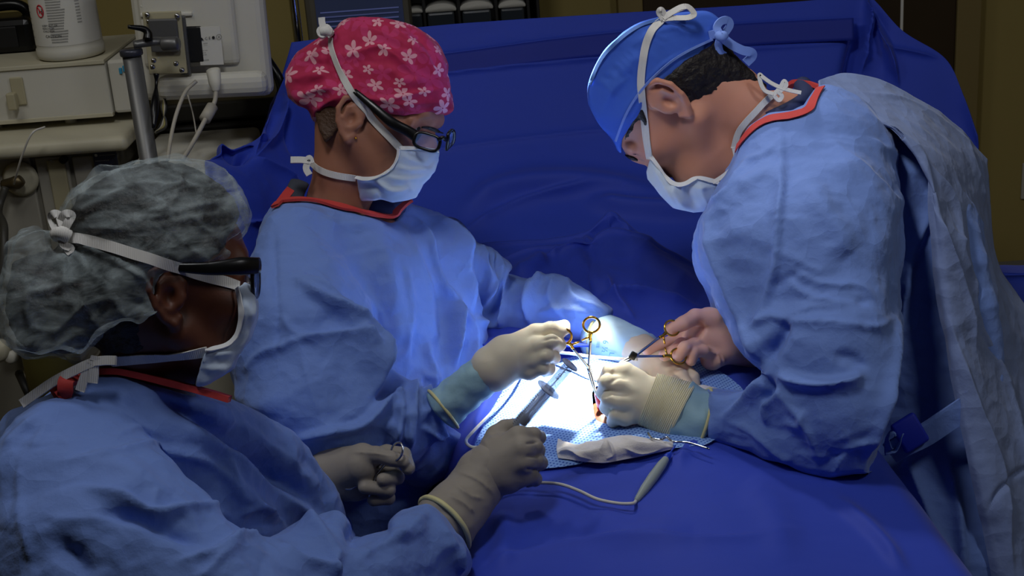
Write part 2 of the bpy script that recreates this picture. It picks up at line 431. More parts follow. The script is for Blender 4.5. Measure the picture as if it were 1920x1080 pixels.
M = dict(
 gown=mat('gown_fabric', (112, 142, 212), 0.72, vary=0.06, vscale=5, bump=CB, sheen=0.15, spec=0.3),
 gown_back=mat('gown_fabric_reverse', (122, 140, 186), 0.75, vary=0.06, vscale=5, bump=CB, sheen=0.1, spec=0.25),
 gown_in=mat('gown_fabric_inside', (48, 76, 190), 0.7, bump=CB, spec=0.3),
 drape=mat('drape_sheet', (44, 68, 184), 0.62, vary=0.07, vscale=3, bump=(('voro', 6, 0.2, 0.015), ('noise', 500, 0.15, 0.0006)), spec=0.3, sheen=0.1),
 drape_band=mat('drape_band', (32, 48, 150), 0.6, spec=0.3),
 red=mat('red_binding', (196, 62, 58), 0.7, bump=(('noise', 300, 0.3, 0.001),)),
 strap=mat('white_tie_tape', (214, 212, 208), 0.8, bump=(('wave', 160, 0.3, 0.0008),)),
 mask=mat('mask_paper', (190, 205, 226), 0.75, bump=(('noise', 220, 0.2, 0.0008),), spec=0.2),
 mask_edge=mat('mask_edge', (222, 224, 226), 0.75),
 latex=mat('latex_glove', (214, 205, 184), 0.5, vary=0.05, vscale=20, bump=(('noise', 60, 0.15, 0.002), ('noise', 300, 0.1, 0.0006)), sss=0.15, spec=0.35),
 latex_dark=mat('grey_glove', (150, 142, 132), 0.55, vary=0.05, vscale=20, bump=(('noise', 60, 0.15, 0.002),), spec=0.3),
 latex_thin=mat('thin_glove_over_skin', (226, 178, 160), 0.45, vary=0.12, vscale=26, bump=(('noise', 60, 0.15, 0.002),), sss=0.2, spec=0.4),
 glove_cuff=mat('blue_green_glove_cuff', (150, 186, 200), 0.5, vary=0.08, vscale=20, bump=(('noise', 50, 0.35, 0.004),), spec=0.4),
 cuff_roll=mat('cream_glove_bead', (214, 206, 150), 0.5),
 cuff_rib=mat('ribbed_cuff', (222, 214, 180), 0.8, bump=(('noise', 200, 0.4, 0.001),)),
 skin_b=mat('skin_light', (158, 106, 84), 0.55, vary=0.08, vscale=25, sss=0.12, bump=(('noise', 250, 0.15, 0.0008),)),
 skin_c=mat('skin_fair', (198, 138, 114), 0.5, vary=0.08, vscale=25, sss=0.12, bump=(('noise', 250, 0.15, 0.0008),)),
 skin_a=mat('skin_deep', (90, 48, 30), 0.5, vary=0.08, vscale=25, sss=0.1, bump=(('noise', 250, 0.15, 0.0008),)),
 skin_p=mat('skin_patient', (104, 48, 26), 0.45, vary=0.12, vscale=30, sss=0.1),
 tissue=mat('red_tissue', (206, 60, 58), 0.25, vary=0.2, vscale=60, sss=0.2),
 hair=mat('dark_hair', (26, 20, 18), 0.55, bump=(('noise', 160, 0.8, 0.004),)),
 black=mat('black_plastic', (14, 14, 16), 0.3), blackm=mat('black_matt', (18, 18, 20), 0.6),
 navy=mat('scrub_navy', (34, 44, 84), 0.8), scrub=mat('scrub_grey', (60, 64, 76), 0.85),
 steel=mat('surgical_steel', (190, 190, 192), 0.22, metal=1.0), gold=mat('gold_plate', (236, 178, 66), 0.2, metal=1.0),
 chrome=mat('chrome', (200, 200, 200), 0.12, metal=1.0), alu=mat('aluminium', (112, 112, 112), 0.42, metal=0.6),
 wall=mat('wall_paint', (178, 160, 98), 0.85, vary=0.04, vscale=2, bump=(('noise', 60, 0.2, 0.001),)),
 white_pl=mat('white_plastic', (205, 202, 190), 0.5, vary=0.03, vscale=4), grey_pl=mat('grey_plastic', (164, 160, 148), 0.55, vary=0.04, vscale=4),
 cream_pl=mat('cream_plastic', (196, 190, 166), 0.5, vary=0.04, vscale=4), beige_metal=mat('beige_metal', (176, 168, 138), 0.5),
 dark_pl=mat('dark_panel', (60, 58, 52), 0.5), cable=mat('grey_cable', (176, 170, 156), 0.5),
 floor=mat('floor_vinyl', (120, 118, 112), 0.4, vary=0.08, vscale=3), ceil=mat('ceiling_tile', (170, 168, 160), 0.9),
 door=mat('door_wood', (62, 48, 30), 0.5, vary=0.15, vscale=6), trim=mat('door_frame', (150, 132, 84), 0.6),
 cord=mat('white_cord', (210, 206, 196), 0.45), gauze=mat('gauze', (224, 218, 214), 0.9, bump=(('noise', 500, 0.5, 0.001),), vary=0.08, vscale=30),
 pencil=mat('pencil_grey', (150, 160, 158), 0.45), pblue=mat('pencil_blue', (24, 60, 190), 0.4), ink=mat('black_ink', (30, 30, 34), 0.7),
 inkblue=mat('blue_ink', (70, 120, 190), 0.7), redink=mat('red_ink', (190, 36, 50), 0.7), paper=mat('label_paper', (214, 212, 204), 0.7),
)
def glassy(name, rgb, rough=0.05, alpha=0.35):
    m = mat(name, rgb, rough, alpha=alpha, spec=0.8); return m
M['lens'] = glassy('spectacle_lens', (120, 150, 220), 0.03, 0.25); M['clear'] = glassy('clear_syringe_plastic', (200, 212, 235), 0.08, 0.4)
# gathered bouffant netting
def cap_net():
    m = mat('bouffant_net', (190, 204, 208), 0.85, bump=(('noise', 40, 0.4, 0.004),), spec=0.2); nt = m.node_tree; b = nt.nodes['Principled BSDF']
    tc = nt.nodes.new('ShaderNodeTexCoord'); mp = nt.nodes.new('ShaderNodeMapping'); mp.inputs['Scale'].default_value = (9, 9, 26)
    n = nt.nodes.new('ShaderNodeTexNoise'); n.inputs['Scale'].default_value = 2.2; n.inputs['Detail'].default_value = 8; n.inputs['Roughness'].default_value = 0.62; n.inputs['Distortion'].default_value = 0.8
    r = nt.nodes.new('ShaderNodeMapRange'); r.inputs[1].default_value = 0.35; r.inputs[2].default_value = 0.75; r.inputs[3].default_value = 0.06; r.inputs[4].default_value = 0.56
    nt.links.new(tc.outputs['Object'], mp.inputs[0]); nt.links.new(mp.outputs[0], n.inputs['Vector']); nt.links.new(n.outputs['Fac'], r.inputs[0]); nt.links.new(r.outputs[0], b.inputs['Alpha'])
    return m
M['net'] = cap_net()
def flower_mat():
    m = mat('pink_flower_print', (200, 24, 90), 0.75, bump=(('noise', 300, 0.1, 0.0006),), sheen=0.1); nt = m.node_tree; b = nt.nodes['Principled BSDF']; L = nt.links
    uv = nt.nodes.new('ShaderNodeUVMap')
    def mth(op, a, b_=None, c=None):
        n = nt.nodes.new('ShaderNodeMath'); n.operation = op
        for i, x in enumerate((a, b_, c)):
            if x is None: continue
            if isinstance(x, (int, float)): n.inputs[i].default_value = x
            else: L.new(x, n.inputs[i])
        return n.outputs[0]
    def layer(scale, off, R, seedrot):
        mp = nt.nodes.new('ShaderNodeMapping'); mp.inputs['Location'].default_value = off; mp.inputs['Scale'].default_value = (scale,)*3
        L.new(uv.outputs[0], mp.inputs[0]); v = nt.nodes.new('ShaderNodeTexVoronoi'); v.voronoi_dimensions = '2D'; v.inputs['Scale'].default_value = 1; v.inputs['Randomness'].default_value = 0.75
        L.new(mp.outputs[0], v.inputs['Vector']); s = nt.nodes.new('ShaderNodeVectorMath'); s.operation = 'SUBTRACT'; L.new(mp.outputs[0], s.inputs[0]); L.new(v.outputs['Position'], s.inputs[1])
        sp = nt.nodes.new('ShaderNodeSeparateXYZ'); L.new(s.outputs[0], sp.inputs[0]); sc = nt.nodes.new('ShaderNodeSeparateColor'); L.new(v.outputs['Color'], sc.inputs[0])
        th = mth('ARCTAN2', sp.outputs[1], sp.outputs[0]); th = mth('MULTIPLY_ADD', sc.outputs[0], seedrot, th)
        pet = mth('ABSOLUTE', mth('COSINE', mth('MULTIPLY', th, 2.5))); rad = mth('MULTIPLY', mth('MULTIPLY_ADD', mth('POWER', pet, 0.8), 0.85, 0.08), mth('MULTIPLY_ADD', sc.outputs[1], R*0.6, R*0.6))
        r = v.outputs['Distance']; core = mth('GREATER_THAN', r, 0.035)
        return mth('MULTIPLY', mth('LESS_THAN', r, rad), core)
    big = layer(1.75, (0.3, 0.1, 0), 0.40, 6.0); mid = layer(1.6, (2.3, 5.1, 0), 0.60, 6.0)
    n = nt.nodes.new('ShaderNodeTexNoise'); n.inputs['Scale'].default_value = 5; L.new(uv.outputs[0], n.inputs['Vector'])
    def mix(fac, a, b2):
        x = nt.nodes.new('ShaderNodeMix'); x.data_type = 'RGBA'
        if isinstance(fac, (int, float)): x.inputs[0].default_value = fac
        else: L.new(fac, x.inputs[0])
        for i, q in ((6, a), (7, b2)):
            if isinstance(q, tuple): x.inputs[i].default_value = (*lin(q), 1)
            else: L.new(q, x.inputs[i])
        return x.outputs[2]
    base = mix(n.outputs['Fac'], (160, 12, 54), (190, 32, 90)); base = mix(mth('MULTIPLY', mid, 0.5), base, (196, 56, 118)); base = mix(mth('MULTIPLY', big, 0.85), base, (226, 168, 180))
    L.new(base, b.inputs['Base Color']); return m
M['flower'] = flower_mat()
def set_uv(o, fn):
    me = o.data; n = len(me.vertices); co = np.empty(n*3, np.float32); me.vertices.foreach_get('co', co); co = co.reshape(-1, 3)+OFF[o.name]
    uvv = fn(co); li = np.empty(len(me.loops), np.int32); me.loops.foreach_get('vertex_index', li)
    u = me.uv_layers.new(name='uv'); u.data.foreach_set('uv', uvv[li].astype(np.float32).ravel())
def dotted():
    m = mat('dotted_absorbent_sheet', (120, 160, 226), 0.7, bump=(('noise', 300, 0.2, 0.0008),), spec=0.25); nt = m.node_tree; b = nt.nodes['Principled BSDF']; L = nt.links
    tc = nt.nodes.new('ShaderNodeTexCoord'); mp = nt.nodes.new('ShaderNodeMapping'); mp.inputs['Scale'].default_value = (170, 170, 170); mp.inputs['Rotation'].default_value = (0, 0, 0.7)
    v = nt.nodes.new('ShaderNodeTexVoronoi'); v.voronoi_dimensions = '2D'; v.inputs['Scale'].default_value = 1; v.inputs['Randomness'].default_value = 0.0
    lt = nt.nodes.new('ShaderNodeMath'); lt.operation = 'LESS_THAN'; lt.inputs[1].default_value = 0.24
    x = nt.nodes.new('ShaderNodeMix'); x.data_type = 'RGBA'; x.inputs[6].default_value = (*lin((132, 168, 228)), 1); x.inputs[7].default_value = (*lin((40, 78, 178)), 1)
    L.new(tc.outputs['Object'], mp.inputs[0]); L.new(mp.outputs[0], v.inputs['Vector']); L.new(v.outputs['Distance'], lt.inputs[0]); L.new(lt.outputs[0], x.inputs[0]); L.new(x.outputs[2], b.inputs['Base Color']); return m
M['dots'] = dotted()
_txt = {}
def text_mesh(s, size, thick=0.0):
    c = bpy.data.curves.new('t', 'FONT'); c.body = s; c.size = size; c.resolution_u = 2; c.extrude = thick
    o = bpy.data.objects.new('t', c); COL.objects.link(o); dg = bpy.context.evaluated_depsgraph_get(); me = bpy.data.meshes.new_from_object(o.evaluated_get(dg))
    V = np.array([v.co[:] for v in me.vertices]); F = [tuple(p.vertices) for p in me.polygons]; bpy.data.objects.remove(o); bpy.data.curves.remove(c); return V, F
# ================================================================== SETTING
def boxw(x0, y0, z0, x1, y1, z1, bev=0.0): return rbox(((x0+x1)/2, (y0+y1)/2, (z0+z1)/2), (x1-x0, y1-y0, z1-z0), None, bev)
def bx(name, a, m, parent=None, bev=0.004, **t): V, F = boxw(*a, bev); return W(name, V, F, m, parent, smooth=False, **t)
def fr(px0, py0, px1, py1, d):
    """world x0,x1,z0,z1 and y of an upright rectangle filling these pixels at depth d"""
    a, b = q2w(Q(px0, (py0+py1)/2, d)), q2w(Q(px1, (py0+py1)/2, d)); t, u = q2w(Q((px0+px1)/2, py0, d)), q2w(Q((px0+px1)/2, py1, d)); y = (a[1]+b[1])/2
    k = 1/math.cos(PITCH); zc = (t[2]+u[2])/2; h = (t[2]-u[2])*k*k*0.94/2
    return a[0], b[0], zc-h, zc+h, y
def fbox(name, px0, py0, px1, py1, d, dep, m, parent=None, bev=0.004, rz=0.0, **t):
    x0, x1, z0, z1, y = fr(px0, py0, px1, py1, d); V, F = rbox((0, 0, 0), (x1-x0, dep, z1-z0), None, bev); c, s = math.cos(rz), math.sin(rz)
    V[:, 1] += dep/2; V = V @ np.array([[c, s, 0], [-s, c, 0], [0, 0, 1]])+np.array([(x0+x1)/2, y, (z0+z1)/2]); return W(name, V, F, m, parent, smooth=False, **t)
XL, XR, YN, YB, ZC = -2.4, 2.6, -1.6, 4.35, 2.9
bx('floor', (XL-.1, YN-.1, -.1, XR+.1, YB+.1, 0), M['floor'], bev=0, kind='structure')
bx('ceiling', (XL-.1, YN-.1, ZC, XR+.1, YB+.1, ZC+.1), M['ceil'], bev=0, kind='structure')
bx('wall_back', (XL-.1, YB, 0, XR+.1, YB+.1, ZC), M['wall'], bev=0, kind='structure')
bx('wall_left', (XL-.1, YN, 0, XL, YB, ZC), M['wall'], bev=0, kind='structure')
bx('wall_right', (XR, YN, 0, XR+.1, YB, ZC), M['wall'], bev=0, kind='structure')
bx('wall_front', (XL-.1, YN-.1, 0, XR+.1, YN, ZC), M['wall'], bev=0, kind='structure')
bx('baseboard_back', (XL, YB-.015, 0, XR, YB, .1), M['dark_pl'], bev=0, kind='structure')
# door in the back wall (upper right of the frame)
def wallx(px, py):
    r = Q(px, py, 1.0) @ M3; return CAM[0]+r[0]*(YB-CAM[1])/r[1]
dx1 = wallx(1782, 60); dx0 = dx1-0.95
dr = bx('door_1', (dx0, YB-.05, 0.0, dx1, YB-.005, 2.1), M['door'], kind='structure')
bx('hinge', (dx1-.015, YB-.062, 1.62, dx1+.005, YB-.045, 1.74), M['alu'], dr)
bx('trim_1', (dx1, YB-.06, 0, dx1+.075, YB, 2.1), M['trim'], kind='structure'); bx('trim_2', (dx0-.075, YB-.06, 0, dx0, YB, 2.1), M['trim'], kind='structure'); bx('trim_3', (dx0-.075, YB-.06, 2.1, dx1+.075, YB, 2.18), M['trim'], kind='structure')
xo = wallx(1921, 340); ro = Q(1921, 340, 1.0) @ M3; zo = CAM[2]+ro[2]*(YB-.01)/ro[1]
o = bx('wall_outlet', (xo-.012, YB-.012, zo-.06, xo+.07, YB, zo+.06), M['white_pl'], label='white wall plate on the beige wall at the right edge', cat='outlet')
for k in (-.025, .02): bx('socket', (xo+.01, YB-.015, zo+k-.012, xo+.045, YB-.011, zo+k+.012), M['cream_pl'], o)
# ------------------------------------------------------------------ operating table, patient and drapes
TX0, TX1, TZ = -0.075, 0.475, 1.075
T = thing('operating_table', (0.2, 1.9, 0), 'operating table under the blue drapes, its padded top hidden', 'table')
bx('table_top', (-.04, 0.6, .90, .44, 2.65, .955), M['blackm'], T, .02); bx('pedestal', (.08, 1.6, .06, .32, 2.1, .90), M['alu'], T, .02); bx('base', (-.05, 1.35, 0, .45, 2.35, .06), M['alu'], T, .02)
def tz(x, y):
    x = np.asarray(x, float); y = np.asarray(y, float)
    z = TZ+0.030*np.exp(-((x-.20)/.20)**2)*np.clip((2.5-y)/.5, 0, 1)
    z = z+0.02*np.exp(-(((x-.22)/.18)**2+((y-1.25)/.3)**2))
    edge_r = .455+.035*np.clip((1.75-y)/.5, -.4, 1)
    l = np.clip((TX0+.015-x)/.12, 0, None); r = np.clip((x-edge_r)/.13, 0, None)
    fl = lambda t: np.where(t < 1, 0.30*t**2*(1.0), 0.30+(t-1)*0.9)
    return np.maximum(z-fl(l)-fl(r), .38)
_p = WZ(1140, 770, 1.10)
H0 = [WZ(*p, 1.10)[:2] for p in [(1111, 752), (1112, 740), (1120, 732), (1150, 735), (1185, 745), (1210, 780), (1196, 806), (1160, 806), (1132, 800), (1116, 788)]]
PT = thing('person', (0.2, 1.7, .955), 'patient lying under the blue drapes, brown skin and red tissue showing through the opening', 'person')
pb = uni([ell((0.20, 1.55, 1.0), (.16, .42, .088)), rc((.20, 1.95, 1.0), (.20, 2.15, 1.0), .085, .07), ell((.20, 2.32, 1.0), (.078, .11, .082)), rc((.12, 1.2, 1.0), (.11, .75, .98), .075, .06), rc((.28, 1.2, 1.0), (.29, .75, .98), .075, .06), rc((.38, 1.8, .99), (.405, 1.2, .985), .04, .028), rc((.02, 1.8, .99), (-.005, 1.2, .985), .04, .028), rc((_p[0], _p[1], 1.055), (_p[0]+.05, _p[1], 1.05), .05)], .05)
V, F = mc(pb, (-.1, .65, .90), (.5, 2.55, 1.2), .010); W('body', V, F, M['skin_p'], PT)
hc = WZ(1150, 770, 1.09)
skf = uni([ell((hc[0], hc[1], 1.055), (.075, .07, .040)), rc((hc[0]-.012, hc[1]-.03, 1.082), (hc[0]+.02, hc[1]-.035, 1.083), .013), rc((hc[0]-.02, hc[1]+.0, 1.085), (hc[0]+.01, hc[1]-.02, 1.090), .012)], .006)
V, F = mc(skf, (hc[0]-.1, hc[1]-.1, 1.02), (hc[0]+.1, hc[1]+.1, 1.12), .002); W('exposed_skin', V, F, M['skin_p'], PT)
tw = WZ(1122, 742, 1.125); tq = mc(uni([rc(tw+np.array([0.006, -.002, -.03]), tw+np.array([-.001, 0, .002]), .007, .005), rc(tw+np.array([0.010, -.004, -.03]), tw+np.array([.005, -.002, -.010]), .007, .006)], .004), tw-.06, tw+.05, .0014); W('raised_tissue', tq[0], tq[1], M['tissue'], PT)
# the big drape: one sheet over the table, falling off both sides
nx, ny = 300, 420; xs = np.linspace(-.30, .70, nx); ys = np.linspace(.85, 2.86, ny); X, Y = np.meshgrid(xs, ys); Z = tz(X, Y)
V = np.stack([X, Y, Z], -1).reshape(-1, 3)
q = w2q(V); ii = np.arange(nx*ny).reshape(ny, nx); F = np.stack([ii[:-1, :-1].ravel(), ii[:-1, 1:].ravel(), ii[1:, 1:].ravel(), ii[1:, :-1].ravel()], 1)
N = normals(V, F); N[N[:, 2] < 0] *= -1
S = [([(1030, 870), (1200, 876), (1300, 855), (1360, 850)], 3, .003, 'o'), ([(900, 1075), (1000, 1040), (1120, 1020), (1300, 1020), (1500, 1000)], 14, .007, 'o'), ([(1270, 880), (1290, 840), (1320, 840)], 10, .004, 's'), ([(930, 960), (950, 1010), (930, 1080)], 20, .008, 's'), ([(1560, 935), (1640, 1000), (1700, 1075)], 12, .008, 's'), ([(1100, 960), (1180, 1000), (1300, 1010)], 30, .006, 's'), ([(1400, 900), (1450, 960), (1480, 1060)], 30, .005, 's'),
     ([(885, 830), (900, 790), (940, 720), (1000, 670)], 12, .01, 's'), ([(1000, 670), (1080, 655), (1150, 600)], 14, .01, 's'),
     ([(888, 458), (960, 452), (1030, 450), (1094, 440), (1145, 400)], 9, .03, 'o'), ([(1145, 400), (1180, 425), (1222, 455)], 9, .035, 'o'), ([(948, 478), (1005, 461), (1060, 458), (1104, 457)], 8, .02, 'o'), ([(1104, 457), (1145, 432), (1180, 440), (1230, 465), (1310, 500)], 12, .03, 'r'), ([(1025, 477), (1060, 475), (1118, 462)], 5, .01, 'r'), ([(1000, 520), (1100, 500), (1200, 530), (1320, 580)], 30, .02, 's'), ([(1128, 563), (1183, 558), (1240, 568), (1310, 580)], 9, .014, 'o'), ([(1140, 530), (1150, 560), (1190, 600)], 9, .01, 'r'), ([(1180, 440), (1220, 520), (1300, 560)], 20, .012, 's'), ([(1104, 450), (1140, 425), (1165, 410)], 6, -.03, 'v'), ([(1225, 436), (1260, 440), (1310, 450)], 12, -.03, 'v')]
D = strokes(q, (N @ M3.T), S, facing=False); D = D+.006*crumple(V, .22, 3)+.0012*crumple(V, .07, 5)
dq = w2q(V); V2 = V+np.array([0, 0, 1.])*D[:, None]
inh = polysd(V2[:, 0], V2[:, 1], np.array(H0)) < 0.004; fm = ~inh[F].any(1)
DR = W('surgical_drape', V2, F[fm], M['drape'], label='deep blue surgical drape spread over the operating table and patient', cat='drape')
# layers of the drape bunched up towards the screen
def layer(top, dtop, bot, S, seed):
    r0 = [Q(x, y, dtop) for x, y in top]; n = len(top)
    def row(dy, d): return [Q(x, y+(bot-y)*dy, d) for x, y in top]
    r00 = [Q(x, y+10, dtop+.05) for x, y in top]
    L = [r00, r0, row(.08, dtop-.015), row(.35, dtop-.09), row(.7, dtop-.20), row(1.0, dtop-.32)]
    V, F = lattice(L, 260, 130, S, [(.16, .012), (.06, .003)], seed, .003); return G('folded_layer', V, F, M['drape'], DR)
layer([(800, 476), (860, 468), (905, 456), (960, 452), (1030, 448), (1094, 438), (1130, 410), (1146, 398), (1172, 420), (1200, 442), (1224, 466), (1262, 490), (1310, 520), (1380, 560)], 2.62, 640,
      [([(1094, 445), (1120, 470), (1150, 520)], 14, .012, 's'), ([(1146, 402), (1170, 440), (1180, 480)], 10, .012, 'r'), ([(1105, 452), (1135, 432), (1160, 415)], 8, -.02, 's')], 3)
layer([(900, 500), (948, 479), (975, 468), (1005, 461), (1060, 459), (1104, 457), (1122, 440), (1146, 430), (1182, 439), (1215, 458), (1260, 476), (1310, 500), (1400, 530)], 2.56, 650,
      [([(1025, 480), (1060, 472), (1118, 462)], 7, .012, 'o'), ([(1182, 442), (1230, 500), (1310, 560)], 20, .014, 's'), ([(1128, 563), (1183, 556), (1240, 566), (1310, 580)], 9, .016, 'o'), ([(1140, 520), (1150, 560), (1190, 600)], 10, .01, 'r'), ([(1025, 478), (1000, 500), (960, 520)], 12, .012, 's'), ([(1060, 470), (1100, 510), (1130, 560)], 18, .010, 's')], 8)
# lighter dotted sheet around the wound
AS = [(882, 838), (900, 795), (945, 722), (985, 676), (1040, 664), (1100, 660), (1180, 650), (1260, 660), (1330, 690), (1400, 740), (1380, 800), (1330, 845), (1300, 852), (1262, 858), (1200, 872), (1120, 872), (1050, 872), (1000, 870), (940, 860)]
PW = np.array([WZ(*p, 1.10)[:2] for p in AS]); PWs = crom(np.c_[PW, np.zeros(len(PW))], 4, True)[:, :2]
nx, ny = 300, 260; xs = np.linspace(PW[:, 0].min()-.01, PW[:, 0].max()+.01, nx); ys = np.linspace(PW[:, 1].min()-.01, PW[:, 1].max()+.01, ny); X, Y = np.meshgrid(xs, ys); Z = np.maximum(tz(X, Y), 1.03)
V = np.stack([X, Y, Z], -1).reshape(-1, 3); ii = np.arange(nx*ny).reshape(ny, nx); F = np.stack([ii[:-1, :-1].ravel(), ii[:-1, 1:].ravel(), ii[1:, 1:].ravel(), ii[1:, :-1].ravel()], 1)
N = np.tile(np.array([0, 0, 1.]), (len(V), 1)); D = strokes(w2q(V), N @ M3.T, S[:1]+[([(890, 820), (930, 740), (990, 690)], 14, .008, 's')], facing=False)+.006*crumple(V, .22, 3)+.0012*crumple(V, .07, 5)
V[:, 2] += D+.0045; HP = crom(np.c_[np.array(H0), np.zeros(len(H0))], 4, True)[:, :2]
sdf = lambda x, y: np.maximum(polysd(x, y, PWs), -polysd(x, y, HP)); sd = sdf(V[:, 0], V[:, 1]); cs = max(xs[1]-xs[0], ys[1]-ys[0])
keep = sd < cs*.6; F = F[keep[F].all(1)]; mv = keep & (sd > -cs*.6); e_ = 1e-4; gx = (sdf(V[mv, 0]+e_, V[mv, 1])-sd[mv])/e_; gy = (sdf(V[mv, 0], V[mv, 1]+e_)-sd[mv])/e_; V[mv, 0] -= gx*sd[mv]; V[mv, 1] -= gy*sd[mv]
used = np.unique(F); rm = -np.ones(len(V), int); rm[used] = np.arange(len(used)); W('absorbent_sheet', V[used], rm[F], M['dots'], label='pale blue dotted sheet with an opening around the wound, brightly lit', cat='drape')
# ------------------------------------------------------------------ screen drape
rows = [[(547, 80, 2.98), (700, 61, 2.97), (900, 41, 2.96), (1150, 25, 2.95), (1400, 10, 2.93), (1560, -2, 2.92), (1625, -10, 2.92), (1692, 58, 2.90), (1772, 110, 2.88), (1806, 178, 2.86), (1832, 255, 2.84)],
        [(536, 118, 2.97), (700, 110, 2.96), (900, 95, 2.95), (1150, 75, 2.94), (1400, 60, 2.92), (1560, 50, 2.91), (1640, 60, 2.92), (1680, 120, 2.90), (1740, 170, 2.88), (1790, 230, 2.87), (1834, 300, 2.85)],
        [(505, 215, 2.92), (700, 235, 2.91), (900, 240, 2.90), (1150, 230, 2.89), (1400, 220, 2.88), (1550, 215, 2.88), (1640, 220, 2.90), (1680, 270, 2.88), (1740, 310, 2.87), (1790, 360, 2.86), (1836, 420, 2.85)],
        [(470, 330, 2.86), (700, 350, 2.84), (900, 370, 2.82), (1150, 365, 2.81), (1400, 360, 2.80), (1550, 360, 2.82), (1640, 370, 2.86), (1680, 420, 2.86), (1740, 470, 2.86), (1790, 520, 2.86), (1838, 600, 2.85)],
        [(440, 480, 2.82), (700, 480, 2.76), (900, 480, 2.72), (1150, 470, 2.70), (1400, 480, 2.70), (1550, 500, 2.74), (1640, 560, 2.8), (1680, 620, 2.82), (1740, 680, 2.84), (1790, 740, 2.84), (1840, 800, 2.84)],
        [(430, 640, 2.80), (700, 620, 2.74), (900, 560, 2.70), (1150, 540, 2.66), (1400, 560, 2.66), (1550, 640, 2.72), (1640, 720, 2.78), (1680, 760, 2.8), (1740, 820, 2.82), (1790, 880, 2.82), (1840, 960, 2.82)]]
S = S[:0]+[([(545, 175), (700, 160), (843, 138), (1120, 110), (1400, 92), (1620, 78)], 4, .008, 'o'), ([(560, 120), (833, 101), (1120, 64), (1400, 45), (1610, 34)], 3, .004, 'r'), ([(700, 300), (843, 277), (1120, 243), (1400, 220)], 5, .004, 'r'), ([(1110, 243), (1104, 110)], 3, .002, 'r'),
     ([(1625, -5), (1622, 60), (1612, 140)], 8, .03, 'r'), ([(1640, 30), (1670, 90), (1684, 160)], 6, .02, 'o'), ([(1655, 88), (1700, 96), (1760, 110)], 6, .008, 'r'), ([(1615, 50), (1600, 110), (1590, 160)], 12, -.03, 's'), ([(860, 400), (950, 350), (1100, 340), (1300, 380)], 20, .02, 's'), ([(860, 440), (980, 380), (1110, 350)], 10, .012, 'o'), ([(1100, 380), (1200, 395), (1310, 400)], 14, .02, 's'), ([(520, 180), (510, 240), (490, 300)], 12, .02, 's'), ([(560, 190), (555, 240), (530, 300)], 10, .02, 'r')]
V, F = lattice([[Q(*p) for p in r] for r in rows], 420, 240, S, [(.3, .012), (.10, .0025)], 4, .003); SD = G('screen_drape', V, F, M['drape'], label='wide blue drape hung upright behind the table as a screen', cat='drape')
# the overlapped band along the top hem
br = [[np.array(Q(px, py+o, d-.012)) for px, py, d in [(565, 134, 2.96), (700, 119, 2.955), (843, 100, 2.95), (1120, 64, 2.94), (1400, 44, 2.925), (1600, 34, 2.905)]] for o in (0, 20, 42)]
V, F = lattice(br, 200, 8, (), [(.3, .012)], 4, .002); G('hem_band', V, F, M['drape_band'], SD)
rows = [[(455, 274, 2.62), (480, 262, 2.66), (498, 226, 2.74), (520, 175, 2.84), (545, 120, 2.92)], [(395, 300, 2.55), (430, 292, 2.6), (480, 280, 2.66), (530, 250, 2.76), (590, 240, 2.86)], [(384, 312, 2.52), (425, 330, 2.54), (480, 330, 2.6), (530, 320, 2.68), (600, 310, 2.8)], [(390, 420, 2.5), (430, 420, 2.52), (480, 425, 2.56), (530, 430, 2.62), (600, 420, 2.7)], [(390, 620, 2.5), (430, 620, 2.5), (480, 620, 2.54), (530, 620, 2.6), (600, 620, 2.66)]]
S = [([(420, 282), (440, 300), (470, 296)], 6, -.02, 's'), ([(478, 300), (505, 270), (525, 220), (530, 180)], 7, .02, 'r'), ([(460, 300), (520, 320), (560, 345)], 6, .012, 'o'), ([(450, 420), (490, 418), (520, 425)], 5, .012, 'o'), ([(545, 180), (540, 250), (560, 300)], 8, .012, 'v'), ([(500, 200), (480, 260), (475, 300)], 6, -.015, 'v')]
V, F = lattice([[Q(*p) for p in r] for r in rows], 150, 190, S, [(.12, .012), (.05, .002)], 6, .003); G('surgical_drape', V, F, M['drape'], label='loose blue drape corner bunched behind the pink cap, left of the screen', cat='drape')
# drape behind the surgeon at the right edge
rows = [[(1868, 497, 2.75), (1900, 496, 2.75), (1960, 494, 2.75), (2040, 490, 2.75)], [(1866, 512, 2.6), (1900, 512, 2.6), (1960, 512, 2.6), (2040, 510, 2.6)], [(1866, 540, 2.58), (1900, 540, 2.58), (1960, 540, 2.58), (2040, 540, 2.58)], [(1866, 800, 2.56), (1900, 800, 2.56), (1960, 800, 2.56), (2040, 800, 2.56)]]
V, F = lattice([[Q(*p) for p in r] for r in rows], 60, 90, [([(1880, 516), (1900, 516), (1960, 514)], 3, .004, 'o')], [(.1, .006)], 7, .003)
BT = thing('instrument_table', (q2w(Q(1960, 600, 2.7))[0], q2w(Q(1960, 600, 2.7))[1]+.1, 0), 'draped blue instrument table behind the surgeon at the right edge', 'table'); G('drape_cover', V, F, M['drape'], BT)
w = q2w(Q(1960, 520, 2.68)); 
bx('table_top', (w[0]-.07, w[1]-.02, w[2]-.06, w[0]+.25, w[1]+.2, w[2]-.035), M['alu'], BT)
for a in (-.05, .22):
    for b in (.02, .17): V, F = tube([(w[0]+a, w[1]+b, 0), (w[0]+a, w[1]+b, w[2]-.06)], .012, 10); W('leg', V, F, M['alu'], BT)
